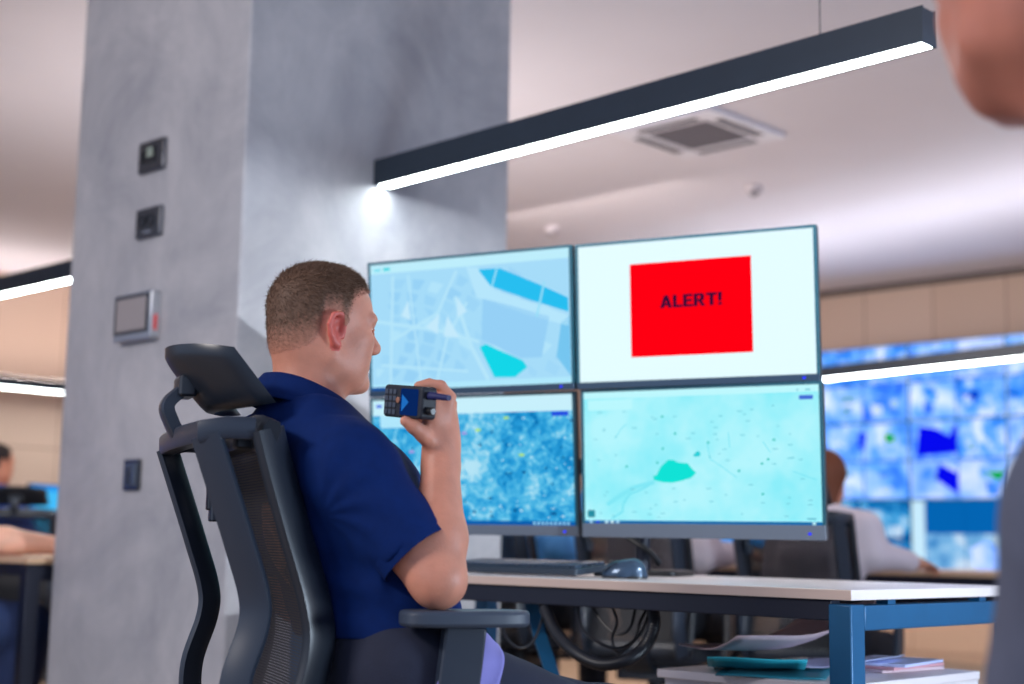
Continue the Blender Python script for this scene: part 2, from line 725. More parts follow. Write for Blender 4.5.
pendant(PX1 + 0.002, -1.553, 3.064, 1.976, 'long bright pendant lamp running from the concrete pillar above the four monitors', wires=(0.852,), rz=R_(-2.25))
pendant(-7.7, -4.66, 3.3, 1.976, 'pendant lamp left of the concrete pillar, high above the left desk', uplight=M_LEDUPD)
pendant(4.0, 7.6, -10.85, 1.976, 'far lamp glowing low on the tan wall left of the pillar', uplight=M_LEDUP, along='y')
pendant(-7.0, -1.6, 8.976, 1.976, 'far pendant lamp across the front of the blue video wall', uplight=M_LEDUPC, rz=R_(-11))

# ceiling cassette
M_WHITEPL = mat('white_plastic', srgb(226, 226, 236), rough=0.4)
M_GREYG = mat('vent_grey', srgb(120, 116, 124), rough=0.6)
ac = groot('air_conditioner', -4.48, 6.03, 2.968)
tag(ac, 'square white air conditioning cassette set in the ceiling', 'air conditioner')
fb = MB()
for a, b in (((-0.33, -0.33), (0.33, -0.2)), ((-0.33, 0.2), (0.33, 0.33)), ((-0.33, -0.2), (-0.2, 0.2)), ((0.2, -0.2), (0.33, 0.2))):
    fb.box((a[0], a[1], 0.0), (b[0], b[1], 0.03))
fb.build('panel_frame', M_WHITEPL, ac, bevel=0.006)
gb = MB().box((-0.2, -0.2, 0.012), (0.2, 0.2, 0.03))
for k in range(12):
    y = -0.19 + k * 0.0345
    gb.box((-0.19, y, 0.002), (0.19, y + 0.016, 0.014))
gb.build('intake_grille', M_GREYG, ac)
for k in range(4):
    M = Matrix.Rotation(k * PI / 2, 4, 'Z')
    MB().box((-0.19, 0.235, -0.002), (0.19, 0.29, 0.004), 0, M).build('air_outlet', mat('vent_dark', srgb(92, 92, 104), rough=0.7), ac)
M_DETECT = mat('detector_plastic', srgb(186, 180, 188), rough=0.5)
for (x, y), lb in (((-4.95, 7.23), 'small round smoke detector on the ceiling above the red alert screen'), ((-6.68, 7.3), 'small round smoke detector on the ceiling near the pillar, under the long pendant lamp')):
    r = groot('smoke_detector', x, y, 3.0)
    tag(r, lb, 'smoke detector', 'ceiling smoke detectors')
    MB().lathe([(0.05, 0), (0.05, -0.018), (0.042, -0.03)], 20).build('base', M_DETECT, r)
    MB().lathe([(0.03, -0.03), (0.03, -0.045), (0.018, -0.055)], 20).build('sensor_head', M_GREYG, r)


# ------------------------------------------------------------------ devices on the pillar's left face (the face y = PY0)
def wall_dev(name, px, py):
    h = hit_y(px, py, PY0)
    return groot(name, h.x, PY0, h.z)        # local: x right, -y out of the wall


M_FRAMEB = mat('switch_frame_black', srgb(40, 42, 48), rough=0.25, coat=0.5)
M_GLYPH = mat('thermostat_display', srgb(176, 190, 176), rough=0.3)


M_DSTEEL = mat('dark_steel', srgb(104, 106, 114), rough=0.3, metal=0.8)


def plate(r, w, h, d=0.014):
    MB().rbox((-w / 2, -d, -h / 2), (w / 2, 0, h / 2), 0.006, axis=1).build('frame', M_DSTEEL, r, bevel=0.002)
    MB().rbox((-w / 2 + 0.006, -d - 0.003, -h / 2 + 0.006), (w / 2 - 0.003, -d + 0.002, h / 2 - 0.004), 0.004, axis=1).build('face_plate', M_FRAMEB, r, bevel=0.001)


t1 = wall_dev('thermostat', 154.5, 156.5)
tag(t1, 'uppermost black square thermostat with a small lit display on the pillar', 'thermostat')
plate(t1, 0.15, 0.106)
db = MB().box((-0.03, -0.0195, -0.022), (0.034, -0.016, 0.03), 0)
db.build('display', mat('display_dark', srgb(28, 32, 34), rough=0.2), t1)
dg = MB()
for x, z, w, h in ((-0.014, 0.014, 0.012, 0.012), (0.004, 0.014, 0.012, 0.012), (-0.014, -0.004, 0.008, 0.014), (-0.001, -0.004, 0.008, 0.014), (0.012, -0.004, 0.008, 0.014)):
    dg.box((x, -0.0205, z), (x + w, -0.019, z + h))
dg.build('display_digits', M_GLYPH, t1)
MB().rbox((-0.058, -0.021, -0.02), (-0.04, -0.016, 0.02), 0.004, axis=1).build('button', M_BLACKPL, t1)
t2 = wall_dev('wall_socket', 151.5, 223)
tag(t2, 'black double wall socket just below the thermostat on the pillar', 'socket')
plate(t2, 0.146, 0.1)
for k in (-1, 1):
    sk = MB().lathe([(0.021, 0.0), (0.021, 0.005), (0.018, 0.005), (0.017, 0.0005)], 20, 0, Matrix.Translation((k * 0.027 - 0.008, -0.016, 0.006)) @ Matrix.Rotation(PI / 2, 4, 'X')).build('socket_well', M_BLACKPL, t2)
MB().box((-0.02, -0.0185, -0.036), (0.025, -0.0165, -0.029)).build('indicator', M_STEEL, t2)
t3 = wall_dev('wall_control_panel', 141.5, 318)
tag(t3, 'large grey touch control panel in a silver case on the pillar', 'control panel')
MB().rbox((-0.112, -0.035, -0.078), (0.112, 0, 0.078), 0.008, axis=1).build('case', M_STEEL, t3, bevel=0.003)
MB().box((-0.106, -0.0375, -0.056), (0.098, -0.034, 0.072)).build('bezel', M_FRAMEB, t3, bevel=0.001)
MB().box((-0.09, -0.0385, -0.045), (0.083, -0.037, 0.06)).build('touch_screen', mat('panel_screen_grey', srgb(150, 142, 142), rough=0.35), t3)
MB().box((0.1125, -0.026, -0.05), (0.1145, -0.012, 0.0)).build('side_label', mat('label_red', srgb(190, 60, 60), rough=0.5), t3)
t4 = wall_dev('light_switch', 133.8, 475)
tag(t4, 'lowest black rocker light switch on the pillar beside the chair', 'switch')
MB().rbox((-0.045, -0.012, -0.05), (0.045, 0, 0.05), 0.006, axis=1).build('frame', M_FRAMEB, t4, bevel=0.002)
MB().rbox((-0.03, -0.018, -0.036), (0.032, -0.01, 0.036), 0.003, axis=1).build('rocker', mat('rocker_grey', srgb(84, 92, 104), rough=0.25, metal=0.4), t4, bevel=0.002)
MB().box((-0.012, -0.0195, -0.03), (0.006, -0.0175, 0.02)).build('indicator', M_BLACKPL, t4)
# ------------------------------------------------------------------ operator's desk
DX0, DX1, DY0, DY1 = -3.18, -1.463, 2.45, 3.2
M_TOP = mat('desk_laminate', srgb(214, 205, 204), rough=0.32, var=0.03, scale=3)
M_EDGE = mat('desk_edge_band', srgb(206, 184, 172), rough=0.45)
M_FRAME = mat('desk_frame_blue_grey', srgb(14, 82, 124), rough=0.4, metal=0.15, var=0.05, scale=15)
M_DARKF = mat('desk_dark_beam', srgb(17, 23, 42), rough=0.45, metal=0.2)


def desk(r, W, D, top_m, edge_m, fr_m, beam_m, zt=0.74):
    """origin at the near right corner on the floor; desk runs to -x and +y"""
    tb = MB().box((-W, 0, zt - 0.02), (0, D, zt))
    o = tb.build('tabletop', [top_m, edge_m], r, bevel=0.0015)
    for p in o.data.polygons:
        p.material_index = 1 if p.normal.y < -0.5 or p.normal.x < -0.5 else 0
    for x in (-0.052, -W + 0.002):
        for y in (0.002, D - 0.052):
            MB().box((x, y, 0.012), (x + 0.05, y + 0.05, zt - 0.028)).build('leg', fr_m, r, bevel=0.003)
            MB().lathe([(0.018, 0), (0.018, 0.01), (0.008, 0.012)], 12, 0, Matrix.Translation((x + 0.025, y + 0.025, 0))).build('foot', beam_m, r)
        MB().box((x, 0.052, zt - 0.078), (x + 0.05, D - 0.052, zt - 0.03)).build('end_beam', fr_m, r, bevel=0.003)
        for y in (0.16, D - 0.2):
            MB().box((x + 0.012, y, zt - 0.032), (x + 0.038, y + 0.03, zt - 0.02)).build('spacer', fr_m, r)
    MB().box((-W + 0.052, 0.012, zt - 0.06), (-0.052, 0.046, zt - 0.0205)).build('front_beam', beam_m, r, bevel=0.002)
    MB().box((-W + 0.052, D - 0.05, zt - 0.07), (-0.052, D - 0.01, zt - 0.0205)).build('rear_beam', beam_m, r, bevel=0.002)
    MB().rbox((-W * 0.62, D * 0.3, zt - 0.066), (-W * 0.3, D * 0.3 + 0.2, zt - 0.022), 0.01).build('cable_tray', beam_m, r, bevel=0.003)


dk = groot('office_desk', DX1, DY0)
tag(dk, 'white topped desk with blue grey steel legs under the four monitors', 'desk')
desk(dk, DX1 - DX0, DY1 - DY0, M_TOP, M_EDGE, M_FRAME, M_DARKF)

# drawer unit under the desk's near end
M_PED = mat('pedestal_laminate', srgb(216, 208, 210), rough=0.35)
pd = groot('drawer_pedestal', DX1 - 0.055, DY0 + 0.06)
tag(pd, 'low white drawer unit under the desk end with paper files on top', 'cabinet')
pw, pdp, ph = 0.45, 0.56, 0.556
MB().box((-pw, 0.018, 0.05), (0, pdp, ph - 0.018)).build('body', M_PED, pd, bevel=0.002)
MB().box((-pw - 0.004, -0.004, ph - 0.018), (0.004, pdp, ph)).build('top_panel', M_PED, pd, bevel=0.002)
for k in range(3):
    z0 = 0.055 + k * 0.158
    dr = MB().box((-pw + 0.002, 0.0, z0), (-0.002, 0.018, z0 + 0.152)).build('drawer', M_PED, pd, bevel=0.002)
    MB().tube([(-pw / 2 - 0.06, 0.0, z0 + 0.11), (-pw / 2 - 0.06, -0.02, z0 + 0.11), (-pw / 2 + 0.06, -0.02, z0 + 0.11), (-pw / 2 + 0.06, 0.0, z0 + 0.11)], 0.004, 8).build('handle', M_STEEL, dr)
for x in (-pw + 0.04, -0.04):
    for y in (0.06, pdp - 0.04):
        MB().lathe([(0.012, 0), (0.024, 0.006), (0.024, 0.044), (0.012, 0.05)], 14, 0, Matrix.Translation((x, y, 0))).build('castor', M_BLACKPL, pd)

# papers and folders on the drawer unit (local frame of the unit's top)
MP = MG @ Matrix.Translation((DX1 - 0.055, DY0 + 0.06, ph))


def sheet(name, cx, cy, z, w, l, rot, m, label, cat, group, thick=0.0012, curl=0.0, curl2=0.0):
    b = MB()
    nu, nv = 10, 10

    def top(u, v):
        x, y = (u - 0.5) * w, (v - 0.5) * l
        zz = curl * max(0, u - 0.35) ** 2 * 4 + curl2 * max(0, 0.6 - v) ** 2 * 4 + 0.0012 * math.sin(7 * u + 5 * v)
        return (x, y, zz + thick + 0.0012)
    b.grid(top, nu, nv)
    o = b.build(name, m)
    md = o.modifiers.new('solid', 'SOLIDIFY')
    md.thickness = thick
    md.offset = -1
    o.matrix_world = MP @ Matrix.Translation((cx, cy, z)) @ Matrix.Rotation(rot, 4, 'Z')
    return tag(o, label, cat, group)


M_PAPER = mat('paper_white', srgb(206, 182, 190), rough=0.8)
M_PAPERB = mat('paper_blue_white', srgb(190, 200, 238), rough=0.7)
M_TEAL = mat('folder_teal', srgb(30, 150, 168), rough=0.55, var=0.06, scale=9)
M_TEAL2 = mat('folder_dark_teal', srgb(20, 104, 122), rough=0.55)
M_PINK = mat('paper_pink', srgb(206, 150, 160), rough=0.7)
# teal folders first, white papers over them
sheet('paper_folder', -0.24, 0.13, 0.000, 0.22, 0.3, 0.5, M_TEAL2, 'lower dark teal card folder lying flat on the drawer unit', 'folder', 'files on the drawer unit', 0.003)
sheet('paper_folder', -0.275, 0.105, 0.006, 0.2, 0.28, 0.62, M_TEAL, 'bright teal card folder with a raised corner on the drawer unit', 'folder', 'files on the drawer unit', 0.003, 0.0, 0.02)
sheet('paper_sheet', -0.2, 0.3, 0.012, 0.21, 0.297, 0.2, M_PAPERB, 'bluish white sheet lying between the teal folder and the curled paper', 'paper', 'files on the drawer unit', 0.0015, 0.01)
sheet('paper_sheet', -0.31, 0.25, 0.035, 0.34, 0.4, 0.95, M_PAPER, 'large white sheet with a curled edge on top of the teal folders', 'paper', 'files on the drawer unit', 0.0015, 0.06, 0.03)
for k, (m_, lb) in enumerate(((M_PAPER, 'lowest bound report of the small stack right of the desk leg'), (M_PINK, 'pink covered report in the middle of the small stack behind the desk leg'), (M_PAPERB, 'top bluish report of the small stack right of the desk leg'))):
    o = MB().box((-0.08, -0.115, 0), (0.08, 0.115, 0.006)).build('report', m_, bevel=0.001)
    o.matrix_world = MP @ Matrix.Translation((-0.16 + 0.008 * k, 0.43, 0.0005 + 0.0068 * k)) @ Matrix.Rotation(0.12 * k - 0.1, 4, 'Z')
    tag(o, lb, 'report', 'stacked reports')

# ------------------------------------------------------------------ keyboard and mouse
M_KEY = mat('keycap_grey', srgb(44, 58, 76), rough=0.4)
M_CASE = mat('keyboard_case', srgb(36, 48, 62), rough=0.4)
kb = groot('keyboard', DX1 - 1.02, DY0 + 0.19, 0.742, 0.0)
tag(kb, 'dark full size keyboard on the desk below the lower left monitor', 'keyboard')
MK = Matrix.Rotation(R_(5), 4, 'X')
MB().rbox((-0.22, -0.07, 0.004), (0.22, 0.07, 0.02), 0.008, 0, MK @ Matrix.Translation((0, 0, 0.004))).build('case', M_CASE, kb, bevel=0.002)
kk = MB()
for row in range(6):
    y = -0.058 + row * 0.0195
    x = -0.212
    while x < 0.205:
        w = 0.0165 if not (row == 0 and -0.14 < x < -0.04) else 0.1
        if not (0.062 < x < 0.07 or 0.128 < x < 0.136):
            kk.box((x, y, 0.024), (min(x + w, 0.213), y + 0.0165, 0.031), 0, MK)
        x += w + 0.0025
kk.build('keys', M_KEY, kb, bevel=0.001)
for x in (-0.19, 0.19):
    MB().box((x - 0.012, 0.045, 0.0), (x + 0.012, 0.06, 0.014)).build('foot', M_CASE, kb)

M_MOUSE = mat('mouse_shell_silver', srgb(58, 76, 96), rough=0.2, metal=0.4)
ms = groot('computer_mouse', DX1 - 0.71, DY0 + 0.19, 0.7405, R_(-150))
tag(ms, 'silver and black computer mouse on the desk right of the keyboard', 'mouse')


def dome(k, z0, rx, ry, rz, nu=18, nv=10):
    b = MB()

    def fn(u, v):
        t, p = 2 * PI * u, PI / 2 * v
        x = rx * math.cos(t) * math.cos(p) ** 0.7
        y = ry * math.sin(t) * math.cos(p) ** 0.7
        return (x, y, z0 + 1.2 * rz * math.sin(p) * (1 - 0.25 * x / rx))
    b.grid(fn, nu, nv)
    return b


dome(0, 0.003, 0.055, 0.031, 0.034).build('shell', M_MOUSE, ms)
MB().rbox((-0.053, -0.03, 0.0), (0.053, 0.03, 0.006), 0.028).build('base', M_BLACKPL, ms)
for s in (-1, 1):
    MB().grid(lambda u, v: (0.012 + 0.037 * u, s * (0.003 + 0.018 * v), 0.0405 - 0.018 * u ** 1.6 - 0.008 * v * v), 8, 5).build('mouse_button', mat('mouse_black', srgb(26, 34, 48), rough=0.2), ms, solid=0.003)
MB().lathe([(0.004, -0.003), (0.008, -0.002), (0.008, 0.002), (0.004, 0.003)], 16, 0, Matrix.Translation((0.03, 0, 0.034)) @ Matrix.Rotation(PI / 2, 4, 'X')).build('scroll_wheel', M_BLACKPL, ms)

# ------------------------------------------------------------------ the four monitors
M_BEZ = mat('monitor_bezel', srgb(26, 84, 100), rough=0.35, metal=0.3)
M_CHIN = mat('monitor_chin_grey', srgb(96, 104, 116), rough=0.4, metal=0.3)
M_CHIND = mat('monitor_chin_dark', srgb(34, 58, 80), rough=0.4, metal=0.3)
M_HOUS = mat('monitor_housing', srgb(30, 34, 42), rough=0.5)
M_BLUELED = emit('blue_power_led', (0.02, 0.03, 1, 1), 1.5)
MW, MH = 0.612, 0.363


def E8(r, g, b, s=1.0, n='screen_colour'):
    return emit(n, srgb(r, g, b), s)


class Screen:
    """draws flat shapes on a screen, u right, v down, both 0..1"""

    def __init__(s, base, w, h):
        s.w, s.h = w, h
        s.mats = [base]
        s.b = MB()
        s.layer = 0
        s.poly([(0, 0), (1, 0), (1, 1), (0, 1)], base)

    def mi(s, m):
        if m not in s.mats:
            s.mats.append(m)
        return s.mats.index(m)

    def P(s, u, v, d):
        return ((u - 0.5) * s.w, -d, (0.5 - v) * s.h)

    def poly(s, pts, m, layer=0):
        d = 0.0001 + 0.00012 * layer
        vs = [s.P(u, v, d) for u, v in pts]
        ar = sum(pts[i - 1][0] * pts[i][1] - pts[i][0] * pts[i - 1][1] for i in range(len(pts)))
        f = list(range(len(pts)))
        s.b.add(vs, [f[::-1] if ar > 0 else f], s.mi(m))

    def rect(s, u0, v0, u1, v1, m, layer=1):
        s.poly([(u0, v0), (u1, v0), (u1, v1), (u0, v1)], m, layer)

    def line(s, pts, wd, m, layer=1):
        asp = s.w / s.h
        for (a, b), (c, d) in zip(pts[:-1], pts[1:]):
            dx, dy = (c - a) * asp, d - b
            L = math.hypot(dx, dy) + 1e-9
            nx, ny = -dy / L * wd / asp, dx / L * wd
            s.poly([(a + nx, b + ny), (c + nx, d + ny), (c - nx, d - ny), (a - nx, b - ny)], m, layer)

    def text(s, body, u, v, wd, hd, m, layer=3):
        """bold block capitals, baseline at v"""
        G = {'A': (1.0, [[(0, 0), (0.25, 0), (0.5, 0.74), (0.75, 0), (1, 0), (0.63, 1), (0.37, 1)], [(0.24, 0.18), (0.76, 0.18), (0.7, 0.37), (0.3, 0.37)]]),
             'L': (0.74, [[(0, 0), (0.74, 0), (0.74, 0.2), (0.24, 0.2), (0.24, 1), (0, 1)]]),
             'E': (0.78, [[(0, 0), (0.78, 0), (0.78, 0.19), (0.24, 0.19), (0.24, 0.41), (0.7, 0.41), (0.7, 0.6), (0.24, 0.6), (0.24, 0.81), (0.76, 0.81), (0.76, 1), (0, 1)]]),
             'R': (0.94, [[(0, 0), (0.24, 0), (0.24, 1), (0, 1)], [(0.24, 0.82), (0.6, 0.82), (0.72, 0.98), (0.6, 1), (0.24, 1)], [(0.24, 0.4), (0.6, 0.4), (0.72, 0.42), (0.6, 0.58), (0.24, 0.58)], [(0.6, 0.58), (0.72, 0.42), (0.84, 0.54), (0.86, 0.72), (0.83, 0.88), (0.72, 0.98), (0.6, 0.82)], [(0.42, 0.4), (0.62, 0.44), (0.94, 0), (0.66, 0)]]),
             'T': (0.86, [[(0.31, 0), (0.55, 0), (0.55, 0.8), (0.86, 0.8), (0.86, 1), (0, 1), (0, 0.8), (0.31, 0.8)]]),
             '!': (0.26, [[(0.02, 0), (0.25, 0), (0.25, 0.2), (0.02, 0.2)], [(0.05, 0.3), (0.22, 0.3), (0.27, 1), (0, 1)]])}
        gap = 0.17
        tot = sum(G[c][0] for c in body) + gap * (len(body) - 1)
        x = 0
        for c in body:
            for pl_ in G[c][1]:
                for k in (-1, 0, 1):
                    s.poly([(u + (x + px) / tot * wd + k * 0.0022, v - py * hd) for px, py in pl_], m, layer + k * 0.2)
            x += G[c][0] + gap

    def build(s, parent, y, z0=0.0, name='screen'):
        o = s.b.build(name, s.mats, parent, smooth=False)
        o.location = (0, y, z0)
        return o


def monitor(c, yaw, tilt, label, draw, chin=0.02, side=0.007, group='operator monitors', chin_m=None):
    M = Matrix.Translation(c) @ Matrix.Rotation(R_(yaw), 4, 'Z') @ Matrix.Rotation(R_(tilt), 4, 'X')
    r = empty('computer_monitor', M=M)
    tag(r, label, 'monitor', group)
    w, h = MW / 2, MH / 2
    b = MB().rbox((-w, 0.004, -h), (w, 0.022, h), 0.004, axis=1)
    b.rbox((-0.19, 0.02, -0.11), (0.19, 0.045, 0.11), 0.02, axis=1)
    b.build('housing', M_HOUS, r, bevel=0.002)
    b = MB().box((-w, -0.001, h - side), (w, 0.006, h)).box((-w, -0.001, -h + chin), (-w + side, 0.006, h - side)).box((w - side, -0.001, -h + chin), (w, 0.006, h - side))
    b.build('bezel', M_BEZ, r)
    MB().box((-w, -0.002, -h), (w, 0.006, -h + chin)).build('chin', chin_m or M_CHIN, r, bevel=0.001)
    sw, sh = MW - 2 * side, MH - side - chin
    draw(sw, sh).build(r, 0.0025, (chin - side) / 2)
    MB().box((w - 0.04, -0.0032, -h + chin * 0.35), (w - 0.033, -0.001, -h + chin * 0.35 + 0.005)).build('power_led', M_BLUELED, r)
    return r


C_BAR = E8(200, 240, 252)
C_TASK = E8(20, 82, 160)


def draw_streets(w, h):
    base = E8(166, 220, 249)
    s = Screen(base, w, h)
    blocks = [E8(156, 213, 247), E8(160, 216, 248), E8(152, 210, 246), E8(178, 228, 251), E8(158, 214, 247)]
    rnd = random.Random(5)

    def wp(u, v):
        a, b = u - 0.45, (v - 0.5) * 0.57
        c, s_ = math.cos(0.24 + 0.3 * u), math.sin(0.24 + 0.3 * u)
        a, b = a * c - b * s_, a * s_ + b * c
        return (0.45 + a * 1.12 + 0.03 * math.sin(9 * v + 1), 0.5 + b * 1.9 + 0.04 * math.sin(8 * u + 2))
    nx, ny = 13, 11
    for i in range(nx):
        for j in range(ny):
            u0, v0 = -0.05 + i * 0.085, 0.0 + j * 0.095
            g = 0.008 + 0.01 * rnd.random()
            if rnd.random() < 0.12:
                continue
            pts = [wp(u0 + g, v0 + g), wp(u0 + 0.085 - g, v0 + g * (1 + rnd.random())), wp(u0 + 0.085 - g * 1.5, v0 + 0.1 - g), wp(u0 + g * (1 + 2 * rnd.random()), v0 + 0.1 - g)]
            if any(p[1] < 0.07 or p[1] > 0.96 or p[0] > 0.985 or p[0] < 0.015 for p in pts):
                continue
            s.poly(pts, rnd.choice(blocks), 1)
    road = E8(182, 230, 251)
    for ln, wd in (([(0.12, 0.1), (0.1, 0.95)], 0.012), ([(0.1, 0.62), (0.35, 0.42), (0.45, 0.1)], 0.011), ([(0.02, 0.45), (0.35, 0.55), (0.56, 0.66)], 0.012), ([(0.44, 0.3), (0.52, 0.7), (0.6, 0.95)], 0.016), ([(0.2, 0.1), (0.26, 0.95)], 0.008), ([(0.05, 0.8), (0.5, 0.88)], 0.009), ([(0.34, 0.95), (0.4, 0.6), (0.5, 0.35)], 0.01)):
        s.line(ln, wd, road, 2)
    # squares as darker triangles between diagonal roads
    for tri in (((0.4, 0.44), (0.46, 0.62), (0.38, 0.6)), ((0.29, 0.52), (0.36, 0.42), (0.35, 0.58)), ((0.45, 0.3), (0.5, 0.42), (0.45, 0.46)), ((0.16, 0.42), (0.2, 0.3), (0.21, 0.46))):
        s.poly(tri, E8(196, 234, 252), 3)
    s.poly([(0.58, 0.33), (0.72, 0.4), (0.9, 0.5), (0.86, 0.8), (0.76, 0.8), (0.57, 0.64)], E8(150, 208, 246), 3)
    s.poly([(0.5, 0.08), (0.56, 0.09), (0.64, 0.27), (0.99, 0.5), (0.99, 0.58), (0.8, 0.48), (0.55, 0.32)], E8(182, 230, 252), 3)
    s.poly([(0.56, 0.107), (0.667, 0.11), (0.86, 0.26), (0.99, 0.37), (0.99, 0.475), (0.8, 0.36), (0.62, 0.24)], E8(40, 190, 240), 4)
    for ln in ([(0.655, 0.1), (0.625, 0.25)], [(0.88, 0.24), (0.84, 0.5)]):
        s.line(ln, 0.008, E8(150, 222, 248), 5)
    s.poly([(0.56, 0.70), (0.59, 0.68), (0.77, 0.82), (0.79, 0.87), (0.73, 0.94), (0.63, 0.935)], E8(20, 214, 232), 4)
    s.poly([(0.955, 0.55), (0.995, 0.5), (0.995, 0.95), (0.93, 0.8)], E8(118, 198, 240), 3)
    s.rect(0.0, 0.0, 1, 0.075, E8(190, 238, 252), 6)
    s.rect(0.07, 0.03, 0.105, 0.055, E8(60, 214, 226), 7)
    s.rect(0.02, 0.035, 0.055, 0.055, E8(120, 222, 240), 7)
    s.rect(0.0, 0.955, 1, 1, E8(176, 232, 252), 6)
    s.rect(0.0, 0.975, 0.1, 1, C_TASK, 7)
    return s


def draw_alert(w, h):
    s = Screen(E8(226, 250, 255, 1.04), w, h)
    s.rect(0.232, 0.157, 0.748, 0.832, E8(255, 0, 18), 1)
    s.text('ALERT!', 0.364, 0.489, 0.258, 0.09, E8(60, 14, 54), 2)
    return s


def draw_aerial(w, h):
    base = emit_ramp('aerial_photo_picture', [(0.22, srgb(6, 76, 140)), (0.34, srgb(16, 128, 194)), (0.46, srgb(40, 158, 218)), (0.57, srgb(92, 194, 234)), (0.7, srgb(180, 228, 246))], 34, 1.0, 9, rough=0.74, distort=0.8, scale2=8)
    s = Screen(base, w, h)
    rnd = random.Random(3)
    pale = [E8(120, 206, 240), E8(90, 190, 232), E8(176, 228, 248)]
    dark = [E8(4, 48, 104), E8(8, 66, 126)]
    for k in range(260):
        u, v = rnd.random(), 0.15 + 0.8 * rnd.random()
        dens = max(0, v - 0.55) * 2.2 + max(0, u - 0.3) * 0.5
        if rnd.random() > 0.25 + dens:
            continue
        a = rnd.uniform(0, PI)
        r1, r2 = rnd.uniform(0.004, 0.012), rnd.uniform(0.003, 0.008)
        m = rnd.choice(pale if rnd.random() < 0.72 else dark)
        pts = [(u + r1 * math.cos(a + t) * (1 if i % 2 else 0.7), min(0.96, v + 1.7 * r2 * math.sin(a + t))) for i, t in enumerate((0, 1.2, 2.4, 3.6, 5.0))]
        s.poly(pts, m, 1)
    for u, v in ((0.67, 0.16), (0.53, 0.25), (0.74, 0.45)):
        s.rect(u, v, u + 0.025, v + 0.018, E8(180, 232, 80), 2)
    for u, v in ((0.46, 0.27), (0.19, 0.41)):
        s.rect(u, v, u + 0.025, v + 0.02, E8(170, 150, 226), 2)
    s.rect(0, 0, 1, 0.125, C_BAR, 2)
    s.rect(0.04, 0.125, 0.36, 0.225, E8(176, 230, 252), 2)
    s.rect(0.02, 0.035, 0.05, 0.06, E8(70, 110, 226), 3)
    s.rect(0.9, 0.13, 0.98, 0.165, E8(40, 80, 224), 3)
    s.rect(0, 0.968, 1, 1, E8(14, 92, 170), 3)
    for k in range(9):
        s.rect(0.8 + 0.02 * k, 0.975, 0.812 + 0.02 * k, 0.993, E8(150, 214, 246), 4)
    return s


def draw_region(w, h):
    base = emit_ramp('region_map_picture', [(0.35, srgb(140, 238, 250)), (0.5, srgb(160, 242, 252)), (0.65, srgb(180, 246, 254))], 7, 1.0, 3)
    s = Screen(base, w, h)
    gr = E8(18, 226, 214)
    s.poly([(0.305, 0.645), (0.32, 0.64), (0.34, 0.575), (0.372, 0.525), (0.395, 0.525), (0.41, 0.542), (0.435, 0.55), (0.455, 0.55), (0.478, 0.60), (0.492, 0.622), (0.47, 0.66), (0.455, 0.668), (0.42, 0.685), (0.385, 0.695), (0.35, 0.692), (0.31, 0.675)], gr, 2)
    s.poly([(0.478, 0.495), (0.5, 0.46), (0.512, 0.48), (0.508, 0.5), (0.49, 0.505)], E8(40, 206, 216), 2)
    c2 = E8(116, 226, 242)
    s.line([(0.31, 0.69), (0.26, 0.74), (0.2, 0.78), (0.17, 0.86), (0.17, 0.91), (0.12, 0.965)], 0.006, c2, 1)
    s.line([(0.31, 0.69), (0.22, 0.73), (0.15, 0.8), (0.1, 0.86)], 0.016, E8(130, 232, 246), 1)
    s.line([(0.54, 0.4), (0.55, 0.52), (0.6, 0.58), (0.66, 0.66)], 0.003, c2, 1)
    s.line([(0.63, 0.33), (0.634, 0.44)], 0.003, c2, 1)
    s.line([(0.14, 0.36), (0.17, 0.28), (0.19, 0.25)], 0.003, c2, 1)
    s.line([(0.77, 0.4), (0.8, 0.48)], 0.003, c2, 1)
    s.line([(0.89, 0.62), (0.98, 0.68)], 0.003, c2, 1)
    rnd = random.Random(11)
    tick, dot = E8(104, 196, 214), E8(20, 190, 180)
    for k in range(72):
        u, v = rnd.uniform(0.03, 0.95), rnd.uniform(0.14, 0.95)
        if 0.28 < u < 0.52 and 0.5 < v < 0.72:
            continue
        ln = rnd.uniform(0.008, 0.022)
        s.rect(u, v, u + ln, v + 0.006, tick, 2)
    for u, v in ((0.35, 0.2), (0.405, 0.33), (0.35, 0.44), (0.325, 0.545), (0.19, 0.57), (0.545, 0.4), (0.815, 0.39), (0.79, 0.53), (0.765, 0.56), (0.67, 0.61), (0.765, 0.78)):
        s.rect(u - 0.005, v - 0.007, u + 0.005, v + 0.007, dot, 3)
    s.rect(0, 0, 1, 0.05, E8(190, 248, 254), 4)
    s.rect(0.02, 0.06, 0.22, 0.14, E8(186, 248, 254), 4)
    s.rect(0.92, 0.075, 0.975, 0.105, E8(70, 110, 214), 5)
    s.rect(0.91, 0.03, 0.918, 0.04, tick, 5)
    s.rect(0.945, 0.03, 0.965, 0.04, tick, 5)
    s.rect(0.012, 0.9, 0.045, 0.955, E8(40, 140, 160), 5)
    s.rect(0.94, 0.95, 0.975, 0.962, tick, 5)
    s.rect(0, 0.978, 1, 1, E8(10, 104, 170), 5)
    for k, m in ((0.02, E8(170, 220, 250)), (0.05, E8(20, 60, 230)), (0.09, E8(200, 240, 255)), (0.115, E8(210, 240, 250)), (0.14, E8(170, 220, 250)), (0.96, E8(190, 240, 250))):
        s.rect(k, 0.981, k + 0.014, 0.998, m, 6)
    return s


